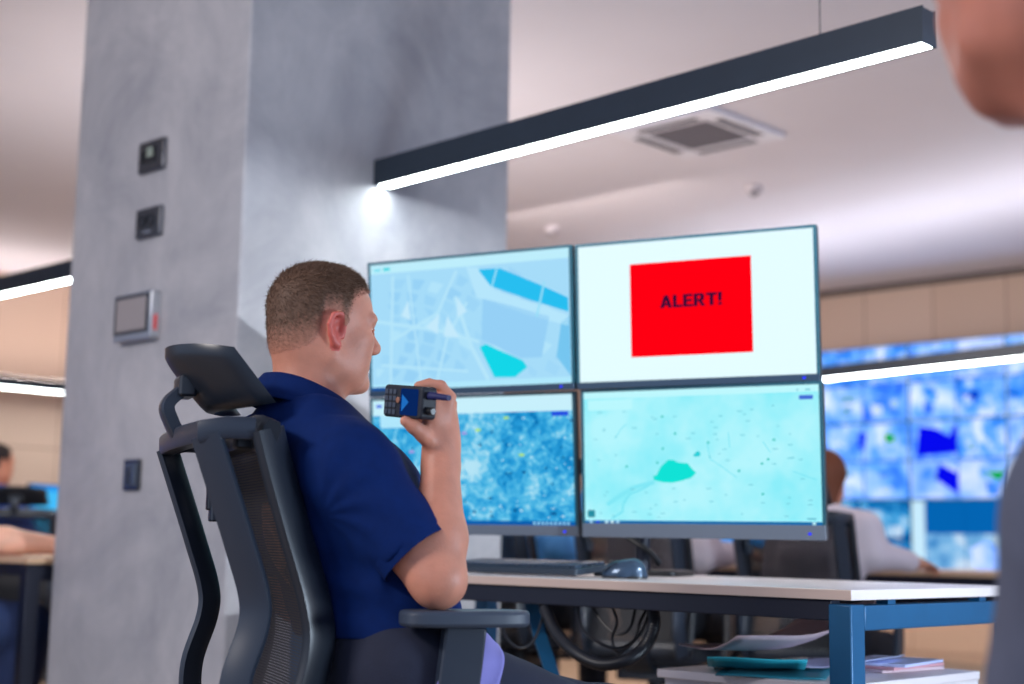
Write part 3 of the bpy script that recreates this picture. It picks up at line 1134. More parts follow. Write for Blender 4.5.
monitor((-0.118, 3.718, 1.379), -28.6, 4.6, 'upper left monitor showing a pale blue street map', draw_streets, 0.017, chin_m=M_CHIND)
monitor((0.431, 3.435, 1.379), -27.2, 3.6, 'upper right monitor with the red alert box on a white screen', draw_alert, 0.017, chin_m=M_CHIND)
monitor((-0.104, 3.778, 1.0175), -28.0, 5.2, 'lower left monitor showing a blue aerial picture', draw_aerial, 0.026)
monitor((0.447, 3.458, 1.0165), -28.4, 3.2, 'lower right monitor with a pale cyan map and green patch', draw_region, 0.034)

# stand that carries the four monitors
bp_ = at(643, 560, 3.80)
st = empty('monitor_stand', M=Matrix.Translation((bp_.x, bp_.y, 0.741)) @ Matrix.Rotation(R_(-28), 4, 'Z'))
tag(st, 'black pole stand behind the four monitors, clamped to the desk', 'monitor stand')
MB().rbox((-0.11, -0.06, 0), (0.11, 0.1, 0.014), 0.02).build('base_plate', M_BLACKPL, st, bevel=0.003)
MB().tube([(0, 0, 0.01), (0, 0, 0.82)], 0.02, 16).build('pole', M_DARKF, st)
for z in (0.28, 0.64):
    MB().box((-0.47, -0.045, z - 0.02), (0.25, -0.02, z + 0.02)).build('crossbar', M_DARKF, st, bevel=0.004)
    MB().rbox((-0.035, -0.05, z - 0.035), (0.035, 0.03, z + 0.035), 0.01).build('bracket', M_BLACKPL, st, bevel=0.003)
MB().tube(spline([(-0.05, -0.01, 0.14), (-0.03, -0.03, 0.1), (0.03, -0.03, 0.06), (0.05, -0.01, 0.03)]), 0.008, 8).build('cable_clip', M_BLACKPL, st)

# ------------------------------------------------------------------ hose and cables under the desk
M_HOSE = mat('hose_black', srgb(18, 22, 30), rough=0.4)
hy = 3.05


def cable(name, pts, r, m, label, cat, group=None, ring=False, n=10):
    P = spline([at(px, py, Y) for px, py, Y in pts], 14)
    sc = None
    if ring:
        sc = [1 + 0.1 * (i % 2) for i in range(len(P))]
    o = MB().tube(P, r, n, scale=sc).build(name, m)
    return tag(o, label, cat, group)


cable('cable_hose', [(545, 608, 3.35), (556, 632, 3.3), (575, 652, 3.24), (600, 664, 3.2), (628, 660, 3.18), (646, 645, 3.2), (654, 625, 3.22), (652, 607, 3.25)], 0.0135, M_HOSE,
      'thick black ribbed cable hose looping below the desk', 'cable hose', ring=True, n=12)
for pts, lb in (
        ([(578, 607, 3.3), (582, 628, 3.25), (598, 642, 3.22), (618, 648, 3.22), (634, 640, 3.24), (640, 622, 3.26), (648, 607, 3.28)], 'thin black cable hanging widest inside the hose loop'),
        ([(592, 606, 3.3), (604, 624, 3.28), (618, 634, 3.26), (630, 628, 3.26), (636, 606, 3.28)], 'thin black cable drooping in the middle of the hose loop'),
        ([(612, 606, 3.3), (617, 622, 3.28), (612, 640, 3.25), (620, 652, 3.24), (640, 634, 3.26), (650, 612, 3.28)], 'thin black cable twisted across the right part of the hose loop'),
        ([(500, 612, 3.4), (506, 636, 3.35), (520, 648, 3.3), (534, 640, 3.3), (545, 610, 3.35)], 'thin black cable hanging under the desk in front of the armrest')):
    cable('cable', pts, 0.0034, M_HOSE, lb, 'cable', 'thin cables under the desk', n=8)
o = MB().sweep([at(531, 604, 3.6), at(541, 640, 3.55), at(553, 676, 3.5), at(572, 760, 3.45)], [(-0.016, -0.006), (0.016, -0.006), (0.016, 0.006), (-0.016, 0.006)], (1, 0, 0)).build('cable_spine', M_FRAME)
tag(o, 'slanted blue grey cable spine running from the desk to the floor', 'cable spine')

# ------------------------------------------------------------------ office chair
M_CHAIRF = mat('chair_frame_plastic', srgb(30, 36, 46), rough=0.34, var=0.05, scale=30)
M_CHAIRG = mat('chair_grey_plastic', srgb(40, 48, 62), rough=0.36)
M_PAD = mat('armrest_pad', srgb(54, 64, 80), rough=0.5)
M_SEATF = mat('seat_fabric', srgb(26, 30, 40), rough=0.9, bump=0.3, bscale=400)


def mesh_fabric():
    m = mat('chair_mesh_net', srgb(30, 30, 36), rough=0.6)
    nt = m.node_tree
    b = nt.nodes['Principled BSDF']
    tc = nt.nodes.new('ShaderNodeTexCoord')
    w = []
    for sc, ax in ((1, 'Y'), (1, 'Z')):
        wv = nt.nodes.new('ShaderNodeTexWave')
        wv.bands_direction = ax
        wv.inputs['Scale'].default_value = 70
        nt.links.new(tc.outputs['Object'], wv.inputs['Vector'])
        w.append(wv)
    mu = nt.nodes.new('ShaderNodeMath')
    mu.operation = 'MULTIPLY'
    nt.links.new(w[0].outputs['Fac'], mu.inputs[0])
    nt.links.new(w[1].outputs['Fac'], mu.inputs[1])
    gt = nt.nodes.new('ShaderNodeMath')
    gt.operation = 'GREATER_THAN'
    gt.inputs[1].default_value = 0.62
    nt.links.new(mu.outputs[0], gt.inputs[0])
    sub = nt.nodes.new('ShaderNodeMath')
    sub.operation = 'SUBTRACT'
    sub.inputs[0].default_value = 1
    nt.links.new(gt.outputs[0], sub.inputs[1])
    nt.links.new(sub.outputs[0], b.inputs['Alpha'])
    return m


M_NET = mesh_fabric()


def make_chair(label, group=None):
    r = empty('office_chair')
    tag(r, label, 'chair', group)
    # back profile (x, z), y across
    prof = spline([(-0.24, 0, 0.47), (-0.212, 0, 0.56), (-0.192, 0, 0.65), (-0.2, 0, 0.72), (-0.236, 0, 0.83), (-0.262, 0, 0.91), (-0.284, 0, 0.985)], 6)
    hw = 0.2

    def bar(y, w, t, ang, off=0.0, path=prof):
        S = Vector((math.cos(ang), math.sin(ang), 0))
        pr = [(w / 2 * math.cos(a) if abs(math.cos(a)) > 0.5 else 0, 0) for a in ()]
        pr = []
        for i in range(12):
            a = 2 * PI * i / 12
            ca, sa = math.cos(a), math.sin(a)
            pr.append((w / 2 * math.copysign(abs(ca) ** 0.5, ca), t / 2 * math.copysign(abs(sa) ** 0.5, sa)))
        return MB().sweep([p + Vector((off, y, 0)) for p in path], pr, S)
    # front ring with the net: side bars, top and bottom bars in one frame
    fb = bar(-hw, 0.068, 0.022, R_(38))
    b2 = bar(hw, 0.05, 0.02, R_(-38))
    fb.add(b2.v, b2.f)
    topc = prof[-1]
    pr = [(0.028 * c, 0.014 * s_) for c, s_ in ((1, 0.6), (0.6, 1), (-0.6, 1), (-1, 0.6), (-1, -0.6), (-0.6, -1), (0.6, -1), (1, -0.6))]
    fb.sweep([(topc.x, y, topc.z - 0.012 * (abs(y) / hw) ** 4) for y in np.linspace(-hw - 0.01, hw + 0.01, 9)], pr, Vector((0.3, 0, 1)))
    fb.sweep([(prof[0].x, y, prof[0].z) for y in np.linspace(-hw - 0.01, hw + 0.01, 5)], pr, Vector((0, 0, 1)))
    fb.build('backrest_frame', M_CHAIRF, r, bevel=0.0)

    def net(u, v):
        i = u * (len(prof) - 1)
        k = min(int(i), len(prof) - 2)
        p = prof[k].lerp(prof[k + 1], i - k)
        y = (v * 2 - 1) * (hw - 0.012)
        return (p.x - 0.012 + 0.004 * math.sin(PI * v), y, p.z)
    MB().grid(net, 40, 12).build('backrest_net', M_NET, r)
    # rear arch
    rp = spline([(-0.27, 0, 0.45), (-0.31, 0, 0.53), (-0.315, 0, 0.6), (-0.292, 0, 0.68), (-0.292, 0, 0.73), (-0.318, 0, 0.81), (-0.35, 0, 0.9), (-0.376, 0, 0.972)], 6)
    ab = bar(-hw + 0.01, 0.052, 0.017, R_(-38), 0, rp)
    b2 = bar(hw - 0.01, 0.05, 0.015, R_(38), 0, rp)
    ab.add(b2.v, b2.f)
    tz = rp[-1]
    path = [(tz.x + 0.07, -hw - 0.002, tz.z + 0.012), (tz.x + 0.03, -hw, tz.z + 0.012)] + [(tz.x - 0.008 * math.cos(PI * y / (2 * hw)), y, tz.z + 0.005) for y in np.linspace(-hw + 0.015, hw - 0.015, 9)] + [(tz.x + 0.03, hw, tz.z + 0.012), (tz.x + 0.07, hw + 0.002, tz.z + 0.012)]
    ab.sweep(path, [(0.017, -0.012), (0.017, 0.012), (0.012, 0.015), (-0.012, 0.015), (-0.017, 0.012), (-0.017, -0.012), (-0.012, -0.015), (0.012, -0.015)], Vector((0, 0, 1)))
    ab.build('rear_arch', M_CHAIRG, r)
    # lumbar adjuster on the far side bar
    MB().rbox((-0.305, hw - 0.035, 0.865), (-0.275, hw - 0.012, 0.955), 0.005).build('lumbar_adjuster', M_CHAIRF, r, bevel=0.003)
    MB().rbox((-0.3, hw - 0.045, 0.845), (-0.268, hw - 0.014, 0.885), 0.005).build('adjuster_knob', M_CHAIRG, r, bevel=0.003)
    MB().rbox((-0.325, -hw + 0.03, 0.955), (-0.292, -hw + 0.07, 0.985), 0.004).build('mount_clip', M_CHAIRF, r, bevel=0.003)
    # headrest: a curved pad on a bent arm
    hp = MB()
    tl = R_(40)

    def pad(u, v, d):
        y = (u * 2 - 1) * 0.155
        a = y / 0.155
        fx = 0.155 * (1 - math.cos(a)) * 1.1
        t = (v - 0.5) * 0.135 * (1 - 0.18 * abs(u * 2 - 1) ** 3)
        bulge = d * (1 - (abs(v * 2 - 1)) ** 4) ** 0.5 * (1 - (abs(u * 2 - 1)) ** 6) ** 0.5
        p = Vector((fx - t * math.sin(tl) * 1.0, 0.155 * math.sin(a) * 1.05, t * math.cos(tl)))
        nrm = Vector((math.cos(a) * math.cos(tl), -math.sin(a), math.sin(tl)))
        return p + nrm * bulge + Vector((-0.372, 0, 1.075))
    nu, nv = 24, 12
    hp.grid(lambda u, v: pad(u, v, 0.018), nu, nv)
    hp.grid(lambda u, v: pad(u, 1 - v, -0.012), nu, nv)
    hp.build('headrest', M_CHAIRF, r, angle=60)
    arm = spline([(-0.384, 0, 0.975), (-0.4, 0, 1.005), (-0.408, 0, 1.03), (-0.392, 0, 1.05), (-0.374, 0, 1.062)], 6)
    MB().sweep(arm, [(0.02, -0.009), (0.02, 0.009), (0.014, 0.012), (-0.014, 0.012), (-0.02, 0.009), (-0.02, -0.009)], Vector((0, 1, 0))).build('headrest_arm', M_CHAIRG, r)
    MB().rbox((-0.395, -0.035, 1.045), (-0.366, 0.035, 1.08), 0.006).build('headrest_bracket', M_CHAIRF, r, bevel=0.004)
    # seat
    sb = MB()

    def seat(u, v, top):
        x = -0.22 + 0.48 * u
        y = (v * 2 - 1) * 0.245 * (1 - 0.1 * (1 - u))
        e = (1 - abs(2 * u - 1) ** 5) ** 0.4 * (1 - abs(2 * v - 1) ** 5) ** 0.4
        return (x, y, 0.42 + (0.045 * e if top else -0.02 * e) - 0.03 * max(0, u - 0.75) ** 2 * 16)
    sb.grid(lambda u, v: seat(u, v, True), 18, 18)
    sb.grid(lambda u, v: seat(u, 1 - v, False), 18, 18)
    sb.build('seat', M_SEATF, r, angle=70)
    MB().rbox((-0.16, -0.11, 0.34), (0.12, 0.11, 0.405), 0.03).build('tilt_mechanism', M_CHAIRF, r, bevel=0.006)
    MB().sweep([(-0.1, 0, 0.37), (-0.22, 0, 0.4), (-0.28, 0, 0.46)], [(0.06, -0.012), (0.06, 0.012), (-0.06, 0.012), (-0.06, -0.012)], Vector((0, 1, 0))).build('back_bracket', M_CHAIRF, r, bevel=0.003)
    # armrests
    for s in (-1, 1):
        ar = MB()
        pts = []
        for t in range(24):
            a = 2 * PI * t / 24
            ca, sa = math.cos(a), math.sin(a)
            pts.append((0.015 + 0.102 * math.copysign(abs(ca) ** 0.55, ca), s * 0.288 + 0.045 * math.copysign(abs(sa) ** 0.6, sa)))
        ar.prism(pts, 0.688, 0.713)
        ao = ar.build('armrest', M_PAD, r, bevel=0.006)
        MB().sweep(spline([(0.015, s * 0.288, 0.69), (0.005, s * 0.288, 0.6), (-0.015, s * 0.288, 0.47), (-0.03, s * 0.25, 0.4)], 5), [(0.034, -0.012), (0.034, 0.012), (-0.034, 0.012), (-0.034, -0.012)], Vector((1, 0, 0))).build('post', M_CHAIRG, ao, bevel=0.004)
        MB().box((-0.06, min(s * 0.1, s * 0.28), 0.375), (0.0, max(s * 0.1, s * 0.28), 0.4)).build('arm_support', M_CHAIRF, r, bevel=0.004)
    # base
    MB().tube([(0, 0, 0.1), (0, 0, 0.36)], 0.028, 16).build('gas_lift', M_CHAIRF, r)
    star = MB()
    for k in range(5):
        a = 2 * PI * k / 5 + 0.3
        d = Vector((math.cos(a), math.sin(a), 0))
        star.sweep([d * 0.02 + Vector((0, 0, 0.115)), d * 0.17 + Vector((0, 0, 0.1)), d * 0.31 + Vector((0, 0, 0.075))], [(0.022, -0.014), (0.022, 0.014), (-0.022, 0.014), (-0.022, -0.014)], d.cross(UP), scale=[1.2, 1, 0.75])
    star.build('star_base', M_CHAIRF, r, bevel=0.003)
    for k in range(5):
        a = 2 * PI * k / 5 + 0.3
        d = Vector((math.cos(a), math.sin(a), 0))
        cb = MB()
        for s in (-1, 1):
            cb.lathe([(0.008, -0.009), (0.027, -0.008), (0.028, 0), (0.027, 0.008), (0.008, 0.009)], 16, 0, Matrix.Translation(d * 0.31 + d.cross(UP) * 0.014 * s + Vector((0, 0, 0.028))) @ Matrix.Rotation(a + PI / 2 + PI / 2, 4, 'Z') @ Matrix.Rotation(PI / 2, 4, 'X'))
        cb.tube([d * 0.31 + Vector((0, 0, 0.03)), d * 0.31 + Vector((0, 0, 0.08))], 0.008, 8)
        cb.build('castor', M_BLACKPL, r)
    return r


CH_YAW = R_(22)
CHX, CHY = -0.187, 2.533
chair = make_chair('dark mesh back office chair with headrest, holding the man in navy')
chair.matrix_world = Matrix.Translation((CHX, CHY, 0)) @ Matrix.Rotation(CH_YAW, 4, 'Z')


def chair_copy(loc, yaw, label):
    c = copy_tree(chair)
    c.matrix_world = Matrix.Translation((loc[0], loc[1], 0)) @ Matrix.Rotation(yaw, 4, 'Z')
    c.scale = (1, 1, 0.94)
    tag(c, label, 'chair', 'office chairs at the other desks')
    return c


# ------------------------------------------------------------------ video wall
M_VID = [
    emit_ramp('camera_feed_pale', [(0.3, srgb(30, 100, 235)), (0.45, srgb(90, 160, 250)), (0.58, srgb(160, 196, 255)), (0.72, srgb(214, 226, 255))], 4.5, 1.25, 2),
    emit_ramp('camera_feed_blue', [(0.3, srgb(10, 60, 225)), (0.48, srgb(60, 130, 250)), (0.6, srgb(110, 170, 255)), (0.78, srgb(200, 220, 255))], 5.5, 1.25, 2),
    emit_ramp('camera_feed_bright', [(0.3, srgb(60, 130, 245)), (0.45, srgb(130, 176, 255)), (0.64, srgb(206, 218, 255))], 3.6, 1.25, 2),
    emit_ramp('camera_feed_mixed', [(0.32, srgb(0, 40, 180)), (0.42, srgb(40, 130, 235)), (0.55, srgb(110, 170, 250)), (0.7, srgb(216, 226, 255))], 7.0, 1.25, 3),
]
M_VTEAL = emit_ramp('camera_feed_teal', [(0.3, srgb(0, 60, 130)), (0.45, srgb(0, 110, 185)), (0.58, srgb(70, 170, 230)), (0.7, srgb(190, 225, 250))], 7.0, 1.0, 3)
M_VFOG = emit_ramp('camera_feed_foggy', [(0.3, srgb(50, 130, 200)), (0.5, srgb(130, 190, 235)), (0.65, srgb(215, 232, 250))], 6.0, 1.0, 4)
V_DEEP = E8(6, 10, 240)
V_GREEN = E8(10, 170, 80)
V_TOPB = E8(4, 100, 178)
V_WHITE = E8(200, 236, 255)
V_GAP = E8(30, 80, 190)
VY = 10.3
xs = [hit_y(p, 450, VY).x for p in (820, 914, 1008)]
vw = (xs[2] - xs[0]) / 2
zt_ = hit_y(914, 343, VY).z
zr = hit_y(914, 500, VY).z
vh = (zt_ - zr) / 2


def draw_tiles(seed, special=None):
    def fn(w, h):
        rnd = random.Random(seed)
        s = Screen(M_VID[seed % 4], w, h)
        for i in range(2):
            for j in range(2):
                u0, v0 = i * 0.5 + 0.008, j * 0.5 + 0.012
                s.rect(u0, v0, u0 + 0.484, v0 + 0.476, rnd.choice(M_VID), 1)
                # the shapes each camera sees: pale floors, a dark doorway
                for k in range(3):
                    a, b = u0 + rnd.uniform(0.05, 0.3), v0 + rnd.uniform(0.05, 0.3)
                    ww, hh = rnd.uniform(0.05, 0.16), rnd.uniform(0.06, 0.17)
                    s.poly([(a, b), (a + ww, b + rnd.uniform(-0.03, 0.05)), (a + ww * 0.9, b + hh), (a + rnd.uniform(0, 0.03), b + hh)], rnd.choice(M_VID + [M_VFOG]), 2)
        s.rect(0.494, 0, 0.506, 1, V_GAP, 3)
        s.rect(0, 0.49, 1, 0.51, V_GAP, 3)
        if special == 'deep':
            s.poly([(0.1, 0.06), (0.28, 0.1), (0.42, 0.2), (0.47, 0.05), (0.5, 0.1), (0.5, 0.42), (0.06, 0.45)], V_DEEP, 4)
            s.poly([(0.3, 0.55), (0.5, 0.68), (0.5, 0.95), (0.26, 0.74)], V_DEEP, 4)
            s.poly([(0.78, 0.66), (0.97, 0.66), (0.96, 0.76), (0.88, 0.78)], V_GREEN, 4)
        if special == 'green':
            s.poly([(0.74, 0.12), (0.86, 0.16), (0.84, 0.27), (0.73, 0.25)], V_GREEN, 4)
            s.poly([(0.44, 0.1), (0.54, 0.12), (0.5, 0.36), (0.43, 0.3)], E8(20, 60, 245), 4)
        if special == 'dark':
            s.poly([(0.78, 0.3), (0.95, 0.2), (1, 0.4), (0.9, 0.55), (0.8, 0.46)], E8(10, 40, 190), 4)
            s.poly([(0.55, 0.55), (0.64, 0.6), (0.6, 0.9), (0.54, 0.8)], V_WHITE, 4)
        return s
    return fn


def draw_low(w, h):
    s = Screen(M_VTEAL, w, h)
    for u, v in ((0.1, 0.1), (0.45, 0.1), (0.7, 0.3), (0.2, 0.55), (0.6, 0.6)):
        s.poly([(u, v), (u + 0.22, v + 0.04), (u + 0.2, v + 0.25), (u + 0.04, v + 0.22)], M_VFOG, 1)
    s.rect(0, 0.47, 1, 0.53, E8(0, 70, 140), 2)
    s.rect(0.42, 0, 0.45, 1, E8(0, 70, 140), 2)
    return s


def draw_low2(w, h):
    s = Screen(V_TOPB, w, h)
    s.rect(0.0, 0.0, 0.14, 1, V_WHITE, 1)
    s.rect(0.15, 0.42, 0.56, 0.97, M_VFOG, 1)
    s.rect(0.57, 0.42, 0.99, 0.97, M_VFOG, 1)
    s.poly([(0.6, 0.6), (0.75, 0.5), (0.97, 0.6), (0.95, 0.9), (0.65, 0.85)], M_VID[2], 2)
    s.rect(0.556, 0.0, 0.562, 0.42, E8(0, 80, 150), 2)
    return s


names_c = ['left', 'middle', 'right']
names_r = ['top', 'middle', 'bottom']
desc = [['row of pale grey blue camera feeds', 'four bright camera feeds', 'pale feeds with dark blue foliage'],
        ['feeds and a small green patch', 'feeds with two deep blue patches', 'feeds at the edge of the frame'],
        ['dark teal feeds', 'a white column and a dark blue band', 'dark teal feeds at the frame edge']]
for c in range(3):
    for rr in range(3):
        x = xs[0] + vw * (c + 0.5)
        z = zt_ - vh * (rr + 0.5)
        r = groot('video_wall_display', x, VY, z)
        tag(r, '%s %s display of the blue video wall, %s' % (names_r[rr], names_c[c], desc[rr][c]), 'display', 'video wall displays')
        MB().rbox((-vw / 2 + 0.001, 0.004, -vh / 2 + 0.001), (vw / 2 - 0.001, 0.07, vh / 2 - 0.001), 0.004, axis=1).build('housing', M_HOUS, r)
        fn = draw_low if (rr == 2 and c != 1) else draw_low2 if rr == 2 else draw_tiles(c * 3 + rr, {(1, 1): 'deep', (0, 1): 'green', (2, 0): 'dark'}.get((c, rr)))
        fn(vw - 0.014, vh - 0.014).build(r, 0.002)
        b = MB()
        for lo, hi in (((-vw / 2, -0.002, vh / 2 - 0.007), (vw / 2, 0.006, vh / 2)), ((-vw / 2, -0.002, -vh / 2), (vw / 2, 0.006, -vh / 2 + 0.007)), ((-vw / 2, -0.002, -vh / 2), (-vw / 2 + 0.007, 0.006, vh / 2)), ((vw / 2 - 0.007, -0.002, -vh / 2), (vw / 2, 0.006, vh / 2))):
            b.box(lo, hi)
        b.build('bezel', M_BEZ, r)
zb_ = zt_ - 3 * vh
cs = groot('video_wall_plinth', (xs[0] + vw * 1.5), VY - 0.05, 0)
tag(cs, 'dark cabinet below the blue video wall', 'cabinet')
MB().box((-vw * 1.5, 0.06, 0), (vw * 1.5, 0.34, zb_ - 0.03)).build('body', mat('plinth_tan', srgb(196, 164, 140), rough=0.6), cs)
MB().box((-vw * 1.5 - 0.02, 0.04, zb_ - 0.03), (vw * 1.5 + 0.02, 0.36, zb_ - 0.002)).build('top_panel', M_DARKF, cs)
for k in range(3):
    d_ = MB().box((-vw * 1.5 + vw * k + 0.005, 0.045, 0.06), (-vw * 1.5 + vw * (k + 1) - 0.005, 0.06, zb_ - 0.04)).build('door', mat('plinth_door', srgb(202, 168, 142), rough=0.5), cs)
    MB().box((-vw * 1.5 + vw * (k + 1) - 0.06, 0.03, zb_ * 0.5), (-vw * 1.5 + vw * (k + 1) - 0.045, 0.045, zb_ * 0.5 + 0.12)).build('handle', M_STEEL, d_)

# ------------------------------------------------------------------ other desks
M_TOPT = mat('desk_tan_laminate', srgb(206, 172, 140), rough=0.4)
BX1, BY0 = -1.75, 5.2
bd = groot('office_desk', BX1, BY0)
tag(bd, 'far tan topped desk at which people in white sit before the video wall', 'desk', 'other desks')
desk(bd, 3.4, 0.8, M_TOPT, M_TOPT, M_DARKF, M_DARKF)
ld = groot('office_desk', PX0 - 0.04, DY0)
tag(ld, 'tan edged desk left of the pillar with a bare forearm on it', 'desk', 'other desks')
desk(ld, 2.1, 0.75, M_TOPT, M_TOPT, M_DARKF, M_DARKF)


def draw_glow(w, h):
    s = Screen(E8(40, 150, 240), w, h)
    s.rect(0.1, 0.1, 0.9, 0.9, E8(70, 190, 250), 1)
    return s


def small_monitor(px, Y, yaw, label, z=0.745, zc=0.99, draw=draw_glow):
    p = at(px, 540, Y)
    r = monitor((p.x, p.y, zc), yaw, 0, label, draw, 0.015, group='monitors on the other desks')
    MB().box((-0.03, 0.045, -(zc - z) + 0.01), (0.03, 0.07, -0.02)).build('stand_neck', M_HOUS, r)
    MB().rbox((-0.12, -0.05, -(zc - z) + 0.0015), (0.12, 0.13, -(zc - z) + 0.012), 0.03).build('stand_base', M_HOUS, r)
    return r


small_monitor(762, 6.35, -44, 'blue lit monitor on the far desk just below the pale cyan map screen')
fx = at(20, 540, 9.3)
fdk = empty('office_desk', M=Matrix.Translation((fx.x + 0.5, fx.y - 0.15, 0)) @ Matrix.Rotation(R_(46), 4, 'Z'))
tag(fdk, 'distant desk at the left edge behind the bare forearm', 'desk', 'other desks')
desk(fdk, 1.6, 0.7, M_TOPT, M_TOPT, M_DARKF, M_DARKF)
small_monitor(58, 9.3, 70, 'distant cyan lit monitor beside the pillar at the left edge', zc=0.955)
# ------------------------------------------------------------------ people
def skin(name, col, var=0.08):
    return mat(name, col, rough=0.48, var=var, scale=30, bump=0.12, bscale=260, sss=0.12, spec=0.4)


def hair_mat(name, hair, skin_c):
    m = mat(name, hair, rough=0.6, spec=0.3)
    nt = m.node_tree
    b = nt.nodes['Principled BSDF']
    a = nt.nodes.new('ShaderNodeAttribute')
    a.attribute_name = 'hair_length'
    tc = nt.nodes.new('ShaderNodeTexCoord')
    n = nt.nodes.new('ShaderNodeTexNoise')
    n.inputs['Scale'].default_value = 170
    n.inputs['Detail'].default_value = 3
    nt.links.new(tc.outputs['Object'], n.inputs['Vector'])
    ad = nt.nodes.new('ShaderNodeMath')
    ad.operation = 'MULTIPLY_ADD'
    nt.links.new(n.outputs['Fac'], ad.inputs[0])
    ad.inputs[1].default_value = 0.5
    sb = nt.nodes.new('ShaderNodeMath')
    sb.operation = 'SUBTRACT'
    nt.links.new(a.outputs['Fac'], sb.inputs[0])
    sb.inputs[1].default_value = 0.25
    nt.links.new(sb.outputs[0], ad.inputs[2])
    r = nt.nodes.new('ShaderNodeValToRGB')
    r.color_ramp.elements[0].position = 0.0
    r.color_ramp.elements[0].color = skin_c
    r.color_ramp.elements[1].position = 0.62
    r.color_ramp.elements[1].color = hair
    nt.links.new(ad.outputs[0], r.inputs['Fac'])
    nt.links.new(r.outputs['Color'], b.inputs['Base Color'])
    return m


def V3(*a):
    return np.array(a, float)


def unit(v):
    v = np.array(v, float)
    return v / np.linalg.norm(v)


def head_axes(fwd, up):
    f = unit(fwd)
    u = np.array(up, float)
    u = unit(u - f * (u @ f))
    l = np.cross(u, f)
    return f, l, u


def build_head(Fd, c, fwd, up, s=1.0, ears=True):
    """adult head about 0.235 m tall around c; x forward, y left, z up"""
    f, l, u = head_axes(fwd, up)

    def P(x, y, z):
        return c + (f * x + l * y + u * z) * s
    ax = (f, l, u)

    def E(x, y, z, rx, ry, rz, k=0.02, op='add'):
        Fd.ell(P(x, y, z), ax, (rx * s, ry * s, rz * s), k * s, op)

    def Cp(a, b, r1, r2, k=0.01, op='add'):
        Fd.cap(P(*a), P(*b), r1 * s, r2 * s, k * s, op)
    E(-0.011, 0, 0.036, 0.091, 0.076, 0.081)
    E(0.03, 0, 0.03, 0.062, 0.066, 0.07, 0.03)
    E(-0.02, 0, -0.02, 0.075, 0.068, 0.06, 0.03)
    E(0.04, 0, -0.035, 0.05, 0.056, 0.072, 0.03)
    E(0.048, 0, -0.078, 0.036, 0.042, 0.032, 0.03)
    for sg in (-1, 1):
        Cp((0.0, sg * 0.058, -0.055), (0.055, sg * 0.032, -0.092), 0.018, 0.014, 0.025)
        E(0.058, sg * 0.045, -0.014, 0.026, 0.02, 0.02, 0.02)
        E(0.045, sg * 0.041, -0.046, 0.034, 0.02, 0.036, 0.025)
        Cp((0.09, sg * 0.012, 0.02), (0.078, sg * 0.05, 0.023), 0.012, 0.011, 0.014)
        E(0.096, sg * 0.033, 0.001, 0.02, 0.018, 0.012, 0.014, 'sub')
        E(0.076, sg * 0.032, 0.001, 0.0135, 0.0135, 0.0125, 0.004)
        E(0.1, sg * 0.012, -0.031, 0.011, 0.008, 0.008, 0.008)
    Cp((0.088, 0, 0.012), (0.109, 0, -0.022), 0.007, 0.0105, 0.012)
    E(0.107, 0, -0.027, 0.012, 0.011, 0.009, 0.008)
    Cp((0.088, -0.016, -0.053), (0.088, 0.016, -0.053), 0.0065, 0.0065, 0.006)
    Cp((0.094, -0.004, -0.052), (0.094, 0.004, -0.052), 0.0055, 0.0055, 0.006)
    Cp((0.087, -0.013, -0.0645), (0.087, 0.013, -0.0645), 0.008, 0.008, 0.006)
    Cp((0.1, -0.022, -0.0585), (0.1, 0.022, -0.0585), 0.005, 0.005, 0.004, 'sub')
    E(0.078, 0, -0.096, 0.022, 0.024, 0.018, 0.016)
    if ears:
        for sg in (-1, 1):
            y = sg * 0.076
            rim = [(0.01, y + sg * 0.004, -0.006), (0.011, y + sg * 0.009, 0.012), (0.0, y + sg * 0.012, 0.023), (-0.014, y + sg * 0.014, 0.019), (-0.021, y + sg * 0.013, 0.001), (-0.016, y + sg * 0.011, -0.017), (-0.007, y + sg * 0.008, -0.031), (0.003, y + sg * 0.004, -0.036)]
            for a, b in zip(rim[:-1], rim[1:]):
                Cp(a, b, 0.0050, 0.0050, 0.003)
            E(-0.004, y + sg * 0.004, -0.006, 0.015, 0.006, 0.024, 0.006)
            E(0.0, y + sg * 0.013, -0.006, 0.0095, 0.012, 0.016, 0.002, 'sub')
            Cp((0.01, y + sg * 0.002, -0.02), (0.011, y + sg * 0.004, -0.008), 0.005, 0.005, 0.004)
            E(-0.001, y + sg * 0.005, -0.033, 0.008, 0.005, 0.008, 0.005)
    return P


def rotv(v, ax, a):
    return np.array(Matrix.Rotation(a, 3, Vector(ax)) @ Vector(v))


